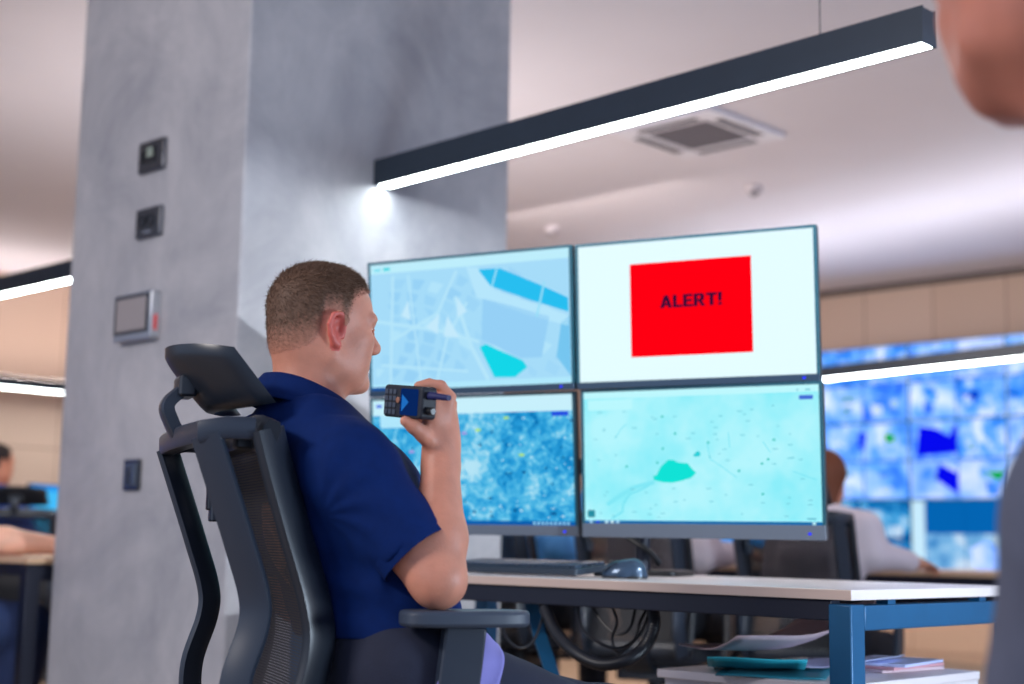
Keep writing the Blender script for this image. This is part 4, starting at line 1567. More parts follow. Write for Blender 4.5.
def build_hand(Fd, w, d, n, curl=0.5, s=1.0, side=1):
    """w wrist, d along the hand, n palm normal; the thumb leaves towards t"""
    d = unit(d)
    n = unit(np.array(n) - d * (np.array(n) @ d))
    t = np.cross(d, n) * side
    Fd.ell(w + d * 0.048 * s, (d, t, n), (0.052 * s, 0.041 * s, 0.016 * s), 0.014)
    Fd.cap(w - d * 0.01, w + d * 0.03 * s, 0.025 * s, 0.024 * s, 0.015)
    for i, L in enumerate((0.07, 0.078, 0.072, 0.056)):
        p = w + d * (0.088 - 0.004 * abs(i - 1)) * s + t * (0.03 - 0.02 * i) * s
        v = d + t * (0.1 - 0.07 * i)
        for k, fr in enumerate((0.45, 0.3, 0.25)):
            v = unit(rotv(v, np.cross(d, n), curl * (0.8 + 0.12 * i) * (0.6 if k == 0 else 0.9)))
            q = p + v * L * fr * s
            Fd.cap(p, q, (0.0088 - 0.0008 * k) * s, (0.0082 - 0.0008 * k) * s, 0.004)
            p = q
    p = w + d * 0.022 * s + t * 0.028 * s
    v = unit(d * 0.75 + t * 0.7 + n * 0.25)
    for k, L in enumerate((0.034, 0.03, 0.024)):
        q = p + v * L * s
        Fd.cap(p, q, (0.0125 - 0.0015 * k) * s, (0.011 - 0.0015 * k) * s, 0.006)
        p = q
        v = unit(v + d * 0.25 + n * 0.18)


def torso(Fd, J, g=0.0, k=0.04, top=True, low=True):
    """J: pel, waist, chest, neck, sR, sL, F; g grows it (clothes)"""
    F = unit(J['F'])
    lat = np.cross(UP, F) if not isinstance(UP, np.ndarray) else np.cross(UP, F)
    lat = unit(lat)
    s = J.get('s', 1.0)
    b = J.get('bulk', 1.0)
    if low:
        Fd.slab(J['pel'], J['waist'], lat, 0.165 * s * b + g, 0.115 * s * b + g, 0.15 * s * b + g, 0.108 * s * b + g, k)
    Fd.slab(J['waist'], J['chest'], lat, 0.15 * s * b + g, 0.106 * s * b + g, 0.168 * s * b + g, 0.118 * s * b + g, k)
    if top:
        up = J['neck'] * 0.55 + (J['sR'] + J['sL']) * 0.225
        Fd.slab(J['chest'], up, lat, 0.168 * s * b + g, 0.115 * s * b + g, 0.13 * s + g, 0.075 * s + g, k)
        for sd in ('sR', 'sL'):
            Fd.cap(J['neck'], J[sd], 0.048 * s + g, 0.058 * s + g, k)


def figure(name, label, J, h, m_skin, margin=0.12, hands=(0.5, 0.5), group=None, hand_fn=None, org=None, detail_legs=True):
    pts = np.array([J[k] for k in J if k in ('pel', 'waist', 'chest', 'neck', 'head', 'sR', 'sL', 'eR', 'eL', 'wR', 'wL', 'hipR', 'hipL', 'kR', 'kL', 'aR', 'aL', 'tR', 'tL')])
    lo, hi = pts.min(0) - margin - 0.05, pts.max(0) + margin + 0.05
    Fd = Field(lo, hi, h)
    s = J.get('s', 1.0)
    torso(Fd, J)
    build_head(Fd, J['head'], J['hf'], J['hu'], J.get('hs', s), ears=h < 0.006)
    f, l, u = head_axes(J['hf'], J['hu'])
    Fd.cap(J['neck'], J['head'] - f * 0.022 * s - u * 0.05 * s, 0.062 * s, 0.056 * s, 0.03)
    for sd in 'RL':
        Fd.cap(J['s' + sd], J['e' + sd], 0.054 * s, 0.042 * s, 0.025)
        mid = J['e' + sd] * 0.68 + J['w' + sd] * 0.32
        Fd.cap(J['e' + sd], mid, 0.041 * s, 0.042 * s, 0.02)
        Fd.cap(mid, J['w' + sd], 0.042 * s, 0.027 * s, 0.02)
        if hand_fn and sd == 'R':
            hand_fn(Fd)
        else:
            build_hand(Fd, J['w' + sd], J['hd' + sd], J['hn' + sd], hands[0 if sd == 'R' else 1], s, 1 if sd == 'R' else -1)
        if detail_legs:
            Fd.cap(J['hip' + sd], J['k' + sd], 0.088 * s, 0.056 * s, 0.04)
            mid = J['k' + sd] * 0.7 + J['a' + sd] * 0.3
            Fd.cap(J['k' + sd], mid, 0.055 * s, 0.056 * s, 0.03)
            Fd.cap(mid, J['a' + sd], 0.056 * s, 0.036 * s, 0.03)
            Fd.cap(J['a' + sd], J['t' + sd], 0.035 * s, 0.026 * s, 0.02)
    V, Q = Fd.extract(2)
    org = np.array(org if org is not None else (J['pel'][0], J['pel'][1], 0.0))
    o = np_mesh(name, V, Q, m_skin, org=org)
    tag(o, label, 'person', group)
    o['_'] = 0
    del o['_']
    return o, V, Q, org


def garment(name, V, Q, m, person, org, wr=0.0, wscale=9.0, seed=0.0, folds=None):
    """cloth mesh in the person's local frame, with soft wrinkles"""
    if wr:
        N = np_normals(V, Q)
        d = np.zeros(len(V))
        for i in range(len(V)):
            p = Vector(V[i])
            w = noise.noise(Vector((p.x * wscale * 1.4, p.y * wscale * 1.4, p.z * wscale * 0.7 + seed)))
            w2 = noise.noise(Vector((p.x * wscale * 0.6 + 9, p.y * wscale * 0.6, p.z * wscale * 2.2 + seed)))
            d[i] = (1 - abs(w) * 2.2) * 0.6 + w2 * 0.7
        if folds is not None:
            d = d + folds(V)
        V = V + N * (d * wr)[:, None]
    return np_mesh(name, V - org[None], Q, m, parent=person)


def shirt_field(J, h, g, sleeve, sleeve_g=0.012, hem=None, margin=0.16):
    pts = np.array([J[k] for k in ('pel', 'waist', 'chest', 'neck', 'sR', 'sL')] + [J['eR'], J['eL']] + ([J['wR'], J['wL']] if sleeve > 1 else []))
    Fd = Field(pts.min(0) - margin, pts.max(0) + margin, h)
    s = J.get('s', 1.0)
    torso(Fd, J, g)
    for sd in 'RL':
        S_, E_, W_ = J['s' + sd], J['e' + sd], J['w' + sd]
        Fa = Field(pts.min(0) - margin, pts.max(0) + margin, h)
        if sleeve <= 1:
            e = S_ + (E_ - S_) * (sleeve + 0.15)
            Fa.cap(S_, e, 0.052 * s + g, 0.046 * s + g + sleeve_g, 0.0)
            d = unit(E_ - S_)
            Fa.plane_cut(S_ + (E_ - S_) * sleeve, d)
        else:
            Fa.cap(S_, E_, 0.056 * s + g, 0.046 * s + g + 0.004, 0.0)
            Fa.cap(E_, E_ + (W_ - E_) * (sleeve - 1), 0.046 * s + g + 0.004, 0.032 * s + g, 0.03)
        k = 0.035
        hh = np.maximum(k - np.abs(Fd.F - Fa.F), 0) / k
        Fd.F = np.minimum(Fd.F, Fa.F) - hh * hh * k * 0.25
    if hem is not None:
        Fd.plane_cut(hem, V3(0, 0, -1))
    # neck opening
    n = J['neck']
    f, l, u = head_axes(J['hf'], J['hu'])
    nd = unit(J['head'] - u * 0.06 - n)
    Fd.plane_cut(n + nd * J.get('necktop', 0.035), nd, n + nd * 0.1, 0.13)
    return Fd


def trouser_field(J, h, g, margin=0.16):
    keys = ['pel', 'waist'] + [a + b for a in ('hip', 'k', 'a') for b in 'RL']
    pts = np.array([J[k] for k in keys])
    Fd = Field(pts.min(0) - margin, pts.max(0) + margin, h)
    s = J.get('s', 1.0)
    b = J.get('bulk', 1.0)
    F = unit(J['F'])
    lat = unit(np.cross(V3(0, 0, 1), F))
    Fd.slab(J['pel'], J['waist'], lat, 0.168 * s * b + g, 0.118 * s * b + g, 0.15 * s * b + g, 0.106 * s * b + g, 0.04)
    for sd in 'RL':
        Fd.cap(J['hip' + sd], J['k' + sd], 0.09 * s + g, 0.069 * s + g, 0.04)
        Fd.cap(J['k' + sd], J['a' + sd] * 0.95 + J['k' + sd] * 0.05, 0.069 * s + g, 0.056 * s + g, 0.03)
    Fd.plane_cut(J['waist'] + V3(0, 0, 0.03), V3(0, 0, 1))
    return Fd


def shoes(J, person, org, m, h=0.006):
    for sd in 'RL':
        a, t = J['a' + sd], J['t' + sd]
        Fd = Field(np.minimum(a, t) - 0.12, np.maximum(a, t) + 0.12, h)
        Fd.cap(a - V3(0, 0, 0.015), t, 0.05, 0.038, 0.03)
        Fd.cap(a - V3(0, 0, 0.02) - unit(t - a) * 0.03, a, 0.045, 0.045, 0.03)
        Fd.plane_cut(V3(0, 0, 0.004), V3(0, 0, -1))
        Fd.plane_cut(a + V3(0, 0, 0.04), V3(0, 0, 1))
        V, Q = Fd.extract(1)
        np_mesh('shoe', V - org[None], Q, m, parent=person)


def hair_cap(person, org, V, Q, J, m, mask, length, strands=0, seed=1, name='hair'):
    """hair grown off the scalp vertices where mask(x, y, z) > 0 (head frame); length() gives its depth there"""
    s = J.get('hs', J.get('s', 1.0))
    f, l, u = head_axes(J['hf'], J['hu'])
    R = (V - J['head'][None]) / s
    X, Y, Z = R @ f, R @ l, R @ u
    N = np_normals(V, Q)
    near = (np.linalg.norm(R, axis=1) < 0.16)
    mk = np.where(near, mask(X, Y, Z), -1)
    fm = (mk[Q] > 0).all(1)
    used = np.unique(Q[fm])
    idx = np.full(len(V), -1)
    idx[used] = np.arange(len(used))
    ln = length(X[used], Y[used], Z[used], mk[used])
    Vc = V[used] + N[used] * (ln * 0.75 * np.clip(mk[used] / 0.012, 0, 1) + 0.0004)[:, None]
    Qc = idx[Q[fm]]
    dens = np.clip(ln / 0.0065, 0, 1) * np.clip(mk[used] / 0.012, 0, 1)
    Vs, Qs, As = [Vc], [Qc], [dens]
    if strands:
        rs = np.random.RandomState(seed)
        pick = rs.randint(0, len(used), strands)
        p = Vc[pick] - N[used][pick] * 0.001 + rs.normal(0, 0.0016, (strands, 3))
        n = N[used][pick]
        comb = f[None] * 0.5 - u[None] * 0.25 + rs.normal(0, 0.18, (strands, 3))
        d = n * 0.55 + comb * 1.1
        d /= np.linalg.norm(d, axis=1)[:, None]
        L = (ln[pick] * rs.uniform(0.7, 1.6, strands))[:, None]
        sd = np.cross(d, rs.normal(0, 1, (strands, 3)))
        sd /= np.linalg.norm(sd, axis=1)[:, None] + 1e-9
        wd = 0.00035
        a, b, c, e = p - sd * wd, p + sd * wd, p + d * L + sd * wd * 0.25, p + d * L - sd * wd * 0.25
        base = len(Vc)
        SV = np.stack([a, b, c, e], 1).reshape(-1, 3)
        SQ = base + np.arange(strands * 4).reshape(-1, 4)
        Vs.append(SV)
        Qs.append(SQ)
        As.append(np.repeat(np.clip(dens[pick] + 0.15, 0, 1), 4))
    return np_mesh(name, np.concatenate(Vs) - org[None], np.concatenate(Qs), m, parent=person, attr=np.concatenate(As))


def eyes(person, org, J, m_w, m_i):
    s = J.get('hs', J.get('s', 1.0))
    f, l, u = head_axes(J['hf'], J['hu'])
    for sg in (-1, 1):
        c = J['head'] + (f * 0.0785 + l * sg * 0.032 + u * 0.001) * s - org
        b = MB()
        b.grid(lambda a, t: tuple(c + (f * math.cos(t * PI * 0.5) + (l * math.cos(2 * PI * a) + u * math.sin(2 * PI * a)) * math.sin(t * PI * 0.5)) * 0.0115 * s), 16, 8)
        o = b.build('eye', [m_w, m_i], person)
        for k, p in enumerate(o.data.polygons):
            p.material_index = 1 if (k % 8) < 3 else 0
        # lids
        b = MB()
        for sz in (1, -1):
            b.tube([tuple(c + (f * (0.0105 * math.cos(a * 1.15)) + l * 0.0125 * math.sin(a * 1.25) + u * sz * (0.0052 * math.cos(a * 1.6))) * s) for a in np.linspace(-0.9, 0.9, 8)], 0.0022 * s, 6)
        b.build('eyelid', person.data.materials[0], person)


# ---- the man at the monitors
SK1 = skin('skin_man', srgb(204, 138, 114))
M_NAVY = mat('polo_navy_cotton', srgb(4, 34, 90), rough=0.85, var=0.08, scale=60, bump=0.25, bscale=700, spec=0.15)
M_TROU = mat('trousers_dark_cotton', srgb(26, 32, 54), rough=0.85, var=0.07, scale=40, bump=0.2, bscale=500)
M_HAIR1 = hair_mat('hair_short_brown', srgb(104, 78, 62), srgb(198, 136, 113))
M_EYEW = mat('eye_white', srgb(226, 220, 214), rough=0.2)
M_IRIS = mat('eye_iris', srgb(40, 60, 80), rough=0.1)
M_SHOE = mat('shoe_leather', srgb(24, 24, 28), rough=0.4)


def w3(px, py, Y):
    return np.array(at(px, py, Y))


ca, sa = math.cos(R_(30)), math.sin(R_(30))
JF = V3(ca, sa, 0)
JR = V3(sa, -ca, 0)              # the man's right
J = dict(F=JF, s=1.0, hs=0.925)
J['head'] = w3(322, 330, 2.47)
hfa = R_(29)
J['hf'] = V3(math.cos(hfa), math.sin(hfa), -0.015)
J['hu'] = V3(0.05, 0, 1)
J['neck'] = w3(303, 424, 2.46)
mid = w3(314, 460, 2.45)
J['sR'] = mid + JR * 0.16 + V3(-0.008, 0, -0.018)
J['sL'] = mid - JR * 0.19 + V3(-0.02, 0, 0.015)
J['chest'] = w3(340, 515, 2.455)
J['waist'] = w3(374, 606, 2.445)
J['pel'] = w3(384, 672, 2.43)
J['eR'] = w3(438, 580, 2.265)
J['wR'] = w3(441, 452, 2.34)
J['eL'] = J['sL'] + V3(0.06, 0.06, -0.25)
J['wL'] = J['eL'] + V3(0.19, -0.05, -0.13)
J['hdL'] = V3(0.9, -0.3, -0.25)
J['hnL'] = V3(0, 0, -1)
J['hipR'] = J['pel'] + JR * 0.095 + V3(0, 0, 0.002)
J['hipL'] = J['pel'] - JR * 0.095 + V3(0, 0, -0.035)
J['kR'] = w3(618, 752, 2.5)
J['kL'] = w3(606, 728, 2.75)
J['aR'] = V3(J['kR'][0] + 0.02, J['kR'][1], 0.09)
J['aL'] = V3(J['kL'][0] + 0.08, J['kL'][1] + 0.02, 0.09)
J['tR'] = J['aR'] + V3(0.15, 0.04, -0.06)
J['tL'] = J['aL'] + V3(0.15, 0.05, -0.06)
J['necktop'] = 0.028


def man_hand(Fd):
    C = w3
    w = J['wR']
    pc = C(441, 424, 2.338)
    d = unit(pc - w)
    t = unit(C(425, 430, 2.308) - pc)
    n = np.cross(d, t)
    Fd.cap(w - d * 0.02, w + d * 0.012, 0.027, 0.026, 0.02)
    Fd.ell(w + d * 0.045, (d, t, n), (0.05, 0.037, 0.02), 0.018)
    # thumb: from the side of the palm to the near lower edge of the radio
    for a, b, r1, r2 in (((434, 445, 2.323), (423, 434, 2.300), 0.016, 0.0125), ((423, 434, 2.300), (414, 427, 2.288), 0.0122, 0.0105), ((414, 427, 2.288), (405, 421, 2.281), 0.0105, 0.0088)):
        Fd.cap(C(*a), C(*b), r1, r2, 0.008)
    # fingers: index over the top edge, the others behind the radio
    for ch in (((447, 414, 2.333), (450, 397, 2.330), (441, 385.5, 2.326), (429, 383.5, 2.322), (418, 385.5, 2.318)),
               ((448, 418, 2.350), (451, 404, 2.360), (440, 395, 2.376), (424, 393, 2.380), (412, 396, 2.373)),
               ((447, 424, 2.363), (449, 413, 2.376), (436, 407, 2.388), (422, 406, 2.390), (411, 407, 2.381)),
               ((444, 432, 2.371), (444, 424, 2.384), (432, 420, 2.392), (421, 419, 2.392), (413, 419, 2.386))):
        rr = (0.0105, 0.0098, 0.0088, 0.0082, 0.0072)
        P = [C(*c) for c in ch]
        for i in range(4):
            Fd.cap(P[i], P[i + 1], rr[i], rr[i + 1], 0.004 if i else 0.012)


man, BV, BQ, ORG = figure('person', 'man in a navy polo shirt sitting in the chair, raising a radio', J, 0.0034, SK1, hand_fn=man_hand)


# flushed ears: their own skin tone
SK1E = skin('skin_man_ear', srgb(206, 104, 92))
man.data.materials.append(SK1E)
fE, lE, uE = head_axes(J['hf'], J['hu'])
CE = (BV[BQ].mean(1) - J['head'][None]) / J['hs']
ex, ey, ez = CE @ fE, CE @ lE, CE @ uE
man.data.polygons.foreach_set('material_index', ((np.abs(ey) > 0.0765) & (np.abs(ey) < 0.1) & (ez > -0.046) & (ez < 0.034) & (ex > -0.032) & (ex < 0.02)).astype(np.int32))


def h_mask(X, Y, Z):
    # hairline as a height for each x along the head: nape, behind the ear, over the ear, sideburn, temple, forehead
    xs_ = [-0.12, -0.085, -0.05, -0.032, -0.026, 0.004, 0.012, 0.02, 0.03, 0.05, 0.07, 0.12]
    zs_ = [-0.058, -0.052, -0.04, -0.02, 0.022, 0.024, -0.006, 0.012, 0.05, 0.066, 0.074, 0.085]
    zl = np.interp(X, xs_, zs_)
    return Z - zl


def h_len(X, Y, Z, mk):
    top = np.clip((Z - 0.02) / 0.07, 0, 1)
    edge = np.clip(mk / 0.06, 0, 1)
    return 0.0009 + 0.0031 * edge + 0.0036 * top * edge + 0.003 * np.clip((X - 0.02) / 0.05, 0, 1) * top


hair_cap(man, ORG, BV, BQ, J, M_HAIR1, h_mask, h_len, strands=34000)
eyes(man, ORG, J, M_EYEW, M_IRIS)
# brows
f_, l_, u_ = head_axes(J['hf'], J['hu'])
for sg in (-1, 1):
    b = MB()
    b.tube([tuple(J['head'] + f_ * x + l_ * sg * y + u_ * z - ORG) for x, y, z in (np.array(q) * 0.925 for q in ((0.095, 0.014, 0.021), (0.092, 0.026, 0.026), (0.084, 0.04, 0.027), (0.075, 0.05, 0.022)))], 0.0032, 6)
    b.build('eyebrow', M_HAIR1, man)

# polo shirt
Fs = shirt_field(J, 0.0045, 0.012, 0.74, 0.003, hem=J['pel'] + V3(0, 0, 0.06))
SV, SQ = Fs.extract(2)
# the cloth lies flat where the back leans into the chair's net
cy_, sy_ = math.cos(CH_YAW), math.sin(CH_YAW)
lx = (SV[:, 0] - CHX) * cy_ + (SV[:, 1] - CHY) * sy_
ly = -(SV[:, 0] - CHX) * sy_ + (SV[:, 1] - CHY) * cy_
px_ = np.interp(SV[:, 2], [0.47, 0.56, 0.65, 0.72, 0.83, 0.91, 0.985], [-0.24, -0.212, -0.192, -0.2, -0.236, -0.262, -0.284]) + 0.006
push = np.where((np.abs(ly) < 0.24) & (SV[:, 2] < 1.0), np.maximum(px_ - lx, 0), 0)
SV[:, 0] += push * cy_
SV[:, 1] += push * sy_


def folds(Vx):
    """tension folds: from the armpit over the sleeve, across the waist"""
    d = np.zeros(len(Vx))
    ap = J['sR'] + V3(-0.03, 0, -0.08)
    R = Vx - ap[None]
    ang = np.arctan2(R[:, 2], R[:, 0])
    rad = np.linalg.norm(R, axis=1)
    d += np.sin(ang * 11 + 2 * rad * 20) * np.exp(-((rad - 0.11) / 0.06) ** 2) * 0.45
    zz = Vx[:, 2] - (J['waist'][2] + 0.03)
    d += np.sin(zz * 95 + Vx[:, 0] * 22) * np.exp(-(zz / 0.06) ** 2) * 0.9
    return d


shirt = garment('polo_shirt', SV, SQ, M_NAVY, man, ORG, 0.0034, 8.0, 3.1, folds)
# collar: a stand and a turned-down leaf around the neck
nk = J['neck']
nax = unit((J['head'] - u_ * 0.06 - f_ * 0.02) - nk)
nf = unit(JF * 0.85 + J['hf'] * 0.15)
nf = unit(nf - nax * (nf @ nax))
nl = np.cross(nax, nf)
cb = MB()


def collar(u, v):
    a = (u - 0.5) * 2 * PI * 0.93 + PI      # opening at the front
    ca_, sa_ = math.cos(a), math.sin(a)
    front = max(0, ca_)
    if v < 0.35:
        t = v / 0.35
        r, z = 0.067 + 0.002 * t, -0.01 + 0.047 * t
    else:
        t = (v - 0.35) / 0.65
        r, z = 0.071 + 0.006 * math.sin(min(t * 3, 1) * PI / 2) + 0.03 * t, 0.037 - (0.044 + 0.02 * front) * t + 0.004 * math.sin(PI * min(1, t * 4)) * (t < 0.25)
    z += 0.03 - 0.062 * (0.5 + 0.5 * ca_) ** 1.3
    p = nk + nf * (ca_ * r * 1.12 + 0.012) + nl * sa_ * r * 1.06 + nax * (z + 0.012)
    return tuple(p - ORG)


cb.grid(collar, 48, 14)
cb.build('collar', M_NAVY, shirt, solid=0.0022, angle=80)
# sleeve hem band
d = unit(J['eR'] - J['sR'])
for sd in 'RL':
    d = unit(J['e' + sd] - J['s' + sd])
    c = J['s' + sd] + (J['e' + sd] - J['s' + sd]) * 0.73 - ORG
    b = MB()
    s1 = unit(np.cross(d, V3(0.2, 0.9, 0.3)))
    s2 = np.cross(d, s1)
    rr = 0.0605
    ring = [tuple(c + (s1 * math.cos(t) + s2 * math.sin(t)) * (rr + 0.002 * math.sin(3 * t))) for t in np.linspace(0, 2 * PI, 33)[:-1]]
    b.sweep(ring, [(0.013, -0.002), (0.013, 0.002), (-0.013, 0.002), (-0.013, -0.002)], Vector(d), closed=True)
    b.build('sleeve_hem', M_NAVY, shirt)
# trousers, belt
Ft = trouser_field(J, 0.006, 0.004)
Ft.plane_cut(J['waist'] + V3(0, 0, -0.025), V3(0, 0, 1))
TV, TQ = Ft.extract(2)
tro = garment('trousers', TV, TQ, M_TROU, man, ORG, 0.003, 9.0, 7.7)
shoes(J, man, ORG, M_SHOE)
# lavender cloth over the near thigh
M_LAV = mat('lavender_cotton', srgb(132, 128, 196), rough=0.85, bump=0.2, bscale=400)
th = unit(J['kR'] - J['hipR'])
tu = unit(V3(0, 0, 1) - th * th[2])
ts = np.cross(th, tu)
b = MB()


def drape(u, v):
    p = J['hipR'] + th * (0.015 + 0.105 * u + 0.01 * math.sin(5 * v)) - ORG
    a = (v - 0.5) * 3.6
    r = 0.109 - 0.012 * u + 0.003 * math.sin(6 * a + 3 * u) + 0.003 * math.sin(11 * u + 1.5 * a)
    return tuple(p + (tu * math.cos(a) + ts * math.sin(a)) * r)


b.grid(drape, 18, 36)
lo_ = b.build('lap_cloth', M_LAV, man, solid=0.003, angle=80)
lo_['label'] = 'lavender cloth across the lap'

# ---- the handheld radio
rc = Vector(w3(410, 402, 2.305))
ru = Vector((0.66, -0.74, -0.11)).normalized()
rn = Vector((-0.73, -0.66, -0.03))
rn = (rn - ru * rn.dot(ru)).normalized()
rv = rn.cross(ru)
if rv.z < 0:
    rv = -rv
radio = empty('handheld_radio', M=frameM(rc, ru, rv, ru.cross(rv)))
tag(radio, 'black handheld radio with keypad and small screen, held in the man\'s raised hand', 'radio')
zs = 1 if ru.cross(rv).dot(rn) > 0 else -1
M_RADIO = mat('radio_black', srgb(22, 27, 40), rough=0.6, var=0.1, scale=50)
M_RKEY = mat('radio_key', srgb(70, 78, 92), rough=0.4)
MB().rbox((-0.05, -0.026, -0.015), (0.05, 0.026, 0.015), 0.007).build('case', M_RADIO, radio, bevel=0.003)
fz = 0.015 * zs
rb_ = MB().rbox((-0.004, -0.021, fz - 0.001), (0.04, 0.021, fz + 0.0015 if zs > 0 else fz + 0.001), 0.003)
rb_.build('screen', emit('radio_screen', srgb(14, 50, 120), 0.6), radio)
MB().add([(0.0, 0.012, fz + 0.0017 * zs), (0.0, -0.016, fz + 0.0017 * zs), (0.018, 0.0, fz + 0.0017 * zs)], [(0, 1, 2)]).build('screen_picture', emit('radio_screen_light', srgb(36, 120, 210), 0.8), radio)
for i in range(3):
    for j in range(4):
        MB().rbox((-0.045 + 0.0105 * i, -0.021 + 0.0108 * j, fz - 0.001), (-0.037 + 0.0105 * i, -0.0135 + 0.0108 * j, fz + 0.0018), 0.0015).build('key', M_RKEY, radio)
MB().lathe([(0.0048, -0.001), (0.0048, 0.0025), (0.003, 0.003)], 16, 0, Matrix.Translation((-0.01, 0.002, fz))).build('dial_key', mat('radio_dial', srgb(150, 104, 84), rough=0.4), radio)
MB().tube([(0.05, 0.012, 0.0), (0.062, 0.012, 0), (0.066, 0.012, 0), (0.098, 0.011, 0)], 0.0058, 14, scale=[1.15, 1.1, 0.95, 0.8]).build('antenna', mat('antenna_blue_black', srgb(22, 28, 84), rough=0.6), radio)
MB().lathe([(0.0065, 0), (0.0065, 0.01), (0.005, 0.0115)], 14, 0, Matrix.Translation((0.05, -0.012, 0)) @ Matrix.Rotation(PI / 2, 4, 'Y')).build('volume_knob', M_BLACKPL, radio)


# ---- people further away and the one at the right edge
def seated(base, yaw, hips_z=0.56, s=1.0, lean=0.0, head_turn=0.0, arms=None, knee_dz=-0.05):
    """base: point on the floor below the hips"""
    c, sn = math.cos(yaw), math.sin(yaw)
    F = V3(c, sn, 0)
    L = V3(-sn, c, 0)
    b = np.array([base[0], base[1], 0.0])

    def P(x, y, z):
        return b + F * x + L * y + V3(0, 0, z)
    j = dict(F=F, s=s)
    j['pel'] = P(0, 0, hips_z + 0.04)
    j['waist'] = P(-0.03 + lean * 0.3, 0, hips_z + 0.16)
    j['chest'] = P(-0.03 + lean * 0.6, 0, hips_z + 0.33 * s)
    j['neck'] = P(-0.02 + lean, 0, hips_z + 0.50 * s)
    j['head'] = P(0.03 + lean * 1.25, 0, hips_z + 0.66 * s)
    ht = yaw + head_turn
    j['hf'] = V3(math.cos(ht), math.sin(ht), -0.05)
    j['hu'] = V3(0, 0, 1)
    for sd, sg in (('R', -1), ('L', 1)):
        j['s' + sd] = P(-0.015 + lean, sg * 0.175 * s, hips_z + 0.455 * s)
        j['e' + sd] = P(0.12 + lean, sg * 0.23, hips_z + 0.21)
        j['w' + sd] = P(0.35 + lean, sg * 0.16, 0.775)
        j['hd' + sd] = F + V3(0, 0, -0.1)
        j['hn' + sd] = V3(0, 0, -1)
        j['hip' + sd] = P(0.02, sg * 0.09, hips_z)
        j['k' + sd] = P(0.42 * s, sg * 0.12, hips_z + knee_dz)
        j['a' + sd] = P(0.44 * s, sg * 0.12, 0.09)
        j['t' + sd] = P(0.58 * s, sg * 0.14, 0.035)
    if arms:
        for k, v in arms.items():
            j[k] = np.array(v, float)
    return j, P


def dress(person, V, Q, org, j, m_top, m_leg, sleeve=1.9, h=0.009, g=0.012, top='shirt', hem=0.0):
    Fs_ = shirt_field(j, h, g, sleeve, hem=j['pel'] + V3(0, 0, hem))
    a, b_ = Fs_.extract(2)
    t = garment(top, a, b_, m_top, person, org, 0.004, 8.0, j['pel'][0])
    Ft_ = trouser_field(j, h, 0.006)
    a, b_ = Ft_.extract(2)
    garment('trousers', a, b_, m_leg, person, org)
    shoes(j, person, org, M_SHOE, 0.009)
    return t


def long_hair(person, org, j, m, drop=0.16, back=0.0, h=0.007):
    f, l, u = head_axes(j['hf'], j['hu'])
    c = j['head']
    s = j.get('s', 1)
    Fd = Field(c - 0.35, c + 0.2, h)
    Fd.ell(c + (f * -0.022 + u * 0.045) * s, (f, l, u), (0.1 * s, 0.087 * s, 0.088 * s), 0.01)
    Fd.slab(c + (f * -0.05 + u * 0.02) * s, c + (f * (-0.075 - back) - u * drop) * s, l, 0.085 * s, 0.055 * s, 0.05 * s, 0.03 * s, 0.04)
    Fd.ell(c + (f * 0.085 - u * 0.03) * s, (f, l, u), (0.075 * s, 0.062 * s, 0.1 * s), 0.01, 'sub')
    V, Q = Fd.extract(2)
    return np_mesh('hair', V - org[None], Q, m, parent=person, attr=np.ones(len(V)))


M_WHITESH = mat('shirt_white_cotton', srgb(222, 206, 212), rough=0.85)
M_DKTR = mat('trousers_black', srgb(26, 28, 38), rough=0.85)
M_BLUESH = mat('shirt_blue_cotton', srgb(36, 84, 190), rough=0.85)
M_CYANSH = mat('shirt_light_blue', srgb(90, 160, 225), rough=0.85)
M_JEANS = mat('jeans_dark_blue', srgb(26, 44, 84), rough=0.85, var=0.1, scale=20)
SK2 = skin('skin_tan', srgb(206, 140, 112))
SK3 = skin('skin_light', srgb(232, 176, 150))
M_HAIR2 = hair_mat('hair_auburn', srgb(112, 62, 40), srgb(112, 62, 40))
M_HAIR3 = hair_mat('hair_dark', srgb(36, 28, 30), srgb(80, 60, 56))

yawV = math.atan2(G2.y, G2.x)


def floor_at(px, Y):
    p = at(px, 545, Y)
    return (p.x, p.y)


# woman in white before the video wall
bA = floor_at(822, 5.5)
jA, PA = seated(bA, R_(60), 0.48, 0.9, lean=0.02, head_turn=0.15)
jA['eR'] = w3(872, 554, 5.4)
jA['wR'] = w3(916, 563, 5.5)
jA['hdR'] = V3(0.6, 0.5, -0.1)
o, V_, Q_, og = figure('person', 'woman with auburn hair in a white shirt seated facing the video wall', jA, 0.0085, SK2, hands=(0.5, 0.4))
dress(o, V_, Q_, og, jA, M_WHITESH, M_DKTR, 1.85)
long_hair(o, og, jA, M_HAIR2, 0.13)
chair_copy(np.array(bA) - np.array((math.cos(R_(60)), math.sin(R_(60)))) * 0.1 + np.array((0.02, 0.0)), R_(60), 'dark office chair of the woman in white beside the cyan map monitor')
# second person in white
bB = floor_at(664, 5.75)
jB, PB = seated(bB, R_(66), 0.55, 0.97, lean=0.04)
jB['eR'] = w3(700, 556, 5.55)
jB['wR'] = w3(738, 553, 5.75)
jB['hdR'] = V3(0.8, 0.4, -0.1)
o, V_, Q_, og = figure('person', 'person in a white shirt reaching over the far desk, seen below the cyan map monitor', jB, 0.0095, SK2, hands=(0.5, 0.4))
dress(o, V_, Q_, og, jB, M_WHITESH, M_DKTR, 1.85, 0.0095)
hair_cap(o, og, V_, Q_, jB, M_HAIR3, h_mask, lambda X, Y, Z, mk: 0.006 + 0 * X)
chair_copy(np.array(bB) - np.array((math.cos(R_(66)), math.sin(R_(66)))) * 0.1, R_(66), 'dark office chair of the person in white, behind the mouse')
